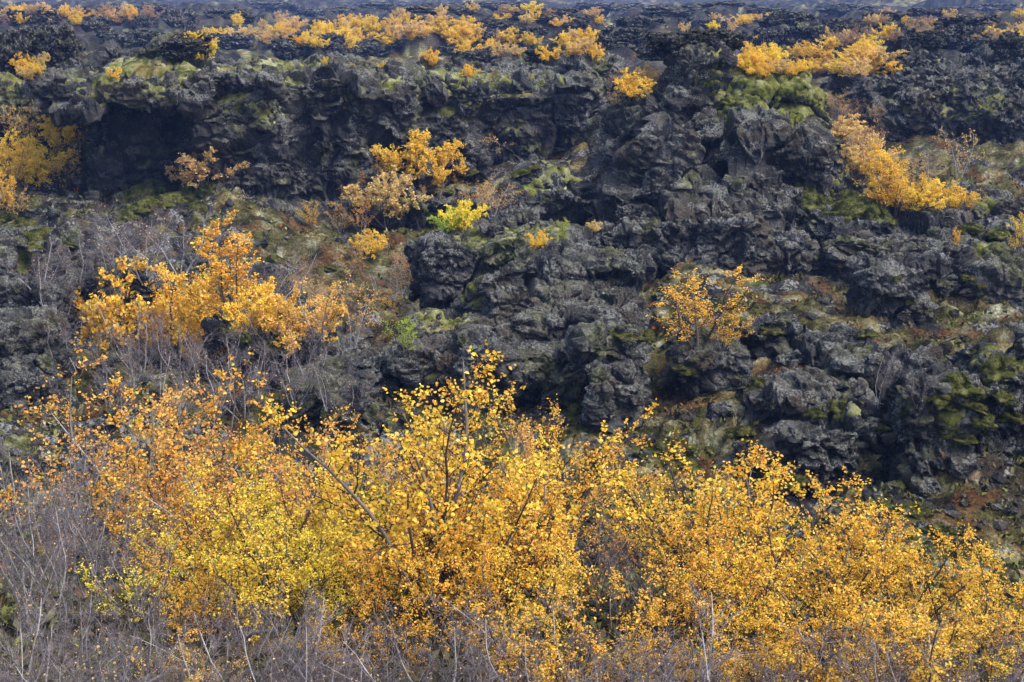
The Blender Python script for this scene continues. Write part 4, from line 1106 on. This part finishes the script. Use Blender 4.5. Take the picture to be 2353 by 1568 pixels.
# -- birches out on the lava plain
for zone, x0, x1, y0, y1, n, hp, cols, kinds in [
    ('golden band behind the long cliff', 640, 1100, 66, 112, 36, (26, 44), (GOLD, GOLD, TAN), ('dome',)),
    ('golden band behind the cliff end', 1060, 1400, 92, 140, 24, (26, 42), (GOLD, GOLD, TAN), ('dome',)),
    ('golden band behind the crag', 1710, 2040, 128, 178, 34, (30, 48), (GOLD, GOLD, GOLD, TAN), ('dome',)),
    ('brownish scrub above the jagged mound', 1880, 2353, 75, 110, 30, (26, 42), (TAN, BROWN, BROWN, GOLD), ('dome', 'fine')),
    ('far scrub along the top above the cave ledge', 0, 345, 26, 60, 28, (20, 34), (GOLD, TAN, BROWN), ('dome',)),
    ('scattered bushes above the cave ledge', 440, 680, 60, 112, 18, (18, 34), (GOLD, TAN), ('dome',)),
    ('far bushes above the cliff end', 900, 1400, 30, 62, 22, (18, 30), (TAN, GOLD, BROWN), ('dome',)),
    ('far bushes above the crag', 1560, 1760, 40, 74, 10, (18, 30), (GOLD, TAN), ('dome',)),
    ('farthest bushes at the top corner', 1950, 2353, 38, 68, 16, (16, 28), (TAN, GOLD, BROWN), ('dome',)),
    ('low bushes at the edge behind the ledge', 0, 105, 150, 185, 9, (24, 40), (GOLD, TAN), ('dome',)),
    ('hollow scrub before the block', 640, 950, 560, 790, 16, (40, 85), (BROWN, ORANGE, TAN), ('fine', 'fine', 'sparse', 'bare')),
    ('hollow scrub below the cliff', 760, 1180, 400, 540, 12, (34, 60), (TAN, BROWN, ORANGE), ('fine', 'sparse')),
    ('brown scrub in the gully beside the crag', 1905, 2010, 215, 345, 24, (26, 50), (TAN, TAN, BROWN, ORANGE), ('fine', 'fine', 'bare')),
]:
    for _ in range(n):
        px, py = prg.uniform(x0, x1), prg.uniform(y0, y1)
        c = prg.choice(cols); k = prg.choice(kinds)
        plant(zone, k, px, py - prg.uniform(*hp), base=py, col=None if k == 'bare' else c, wf=prg.uniform(1.0, 1.7))
for px, top, base, lab in [(545, 28, 62, 'round golden bush alone above the cave ledge'), (470, 84, 134, 'golden birch standing behind the ledge top'), (990, 108, 152, 'golden sapling on the cliff plateau'), (1078, 145, 178, 'tiny golden sapling on the cliff edge'), (750, 128, 150, 'small orange sprig on the cliff plateau'), (2330, 68, 108, 'golden sapling on the far mound at the edge'), (265, 152, 180, 'orange sprig beside the mossy ledge'), (1165, 100, 150, 'pale leafless sapling on the plateau'), (880, 138, 158, 'low golden tuft at the plateau rim'), (1910, 195, 222, 'small golden bush where the gully begins')]:
    plant('singles', 'bare' if 'leafless' in lab else 'dome', px, top, base=base, col=None if 'leafless' in lab else GOLD, label=lab)
print('plants', len(PLANTS), round(time.time() - T0, 1))

# ------------------------------------------------------------------ labels that single out each plant
ONES = ['', 'first', 'second', 'third', 'fourth', 'fifth', 'sixth', 'seventh', 'eighth', 'ninth', 'tenth', 'eleventh', 'twelfth', 'thirteenth', 'fourteenth', 'fifteenth', 'sixteenth', 'seventeenth', 'eighteenth', 'nineteenth']
def ordinal(n):
    if n < 20:
        return ONES[n]
    t = ['', '', 'twent', 'thirt', 'fort', 'fift', 'sixt', 'sevent', 'eight', 'ninet'][n // 10]
    return t + 'ieth' if n % 10 == 0 else t + 'y-' + ONES[n % 10]
byz = {}
for q in PLANTS:
    if q[4] is None:
        byz.setdefault((q[1], q[2]), []).append(q)
    else:
        tag(q[0], q[4], 'birch', 'single birches among the lava rocks')
for (zone, col), qs in byz.items():
    for n, q in enumerate(sorted(qs, key=lambda q: q[3]), 1):
        tag(q[0], f"{ordinal(n)} {CNAME[col]} birch from left in the {zone}", 'birch', 'birches of the ' + zone)

byz = {}
for zone, px, o in STONES:
    byz.setdefault(('stone', zone), []).append((px, o))
for zone, px, o in MOSSES:
    byz.setdefault(('moss', zone), []).append((px, o))
for px, foot, o, lab in FARS:
    if lab:
        tag(o, lab, 'rock', 'lava outcrops on the far plain')
    else:
        byz.setdefault(('far', next(b[0] for b in bands if foot <= b[2])), []).append((px, o))
for (what, zone), qs in byz.items():
    if isinstance(what, str) and what in ('stone', 'moss', 'far'):
        for n, (px, o) in enumerate(sorted(qs, key=lambda q: q[0]), 1):
            if what == 'stone':
                tag(o, f'{ordinal(n)} loose lava stone from left {zone}', 'stone', 'loose lava stones ' + zone)
            elif what == 'moss':
                tag(o, f'{ordinal(n)} round green moss cushion from left {zone}', 'moss', 'moss cushions ' + zone)
            else:
                tag(o, f'{ordinal(n)} low dark outcrop from left in the {zone}', 'rock', zone)

# ------------------------------------------------------------------ the air between here and the far field
m, t, out, add, ln = nodes('haze_air')
vol = add('VolumePrincipled')
vol.inputs['Color'].default_value = (0.24, 0.40, 0.95, 1)
vol.inputs['Density'].default_value = 0.0006
vol.inputs['Anisotropy'].default_value = 0.0
ln(vol.outputs[0], out.inputs['Volume'])
bx = np.array([[x, y, z] for x in (-26000, 26000) for y in (-60, 9300) for z in (-135, 11.5)], float)
bf = np.array([[0, 1, 3, 2], [4, 6, 7, 5], [0, 4, 5, 1], [2, 3, 7, 6], [0, 2, 6, 4], [1, 5, 7, 3]])
tag(link('haze', mesh_from('haze', bx, bf, m, False)), 'thin bluish air over the lava field', 'haze', None, 'stuff')
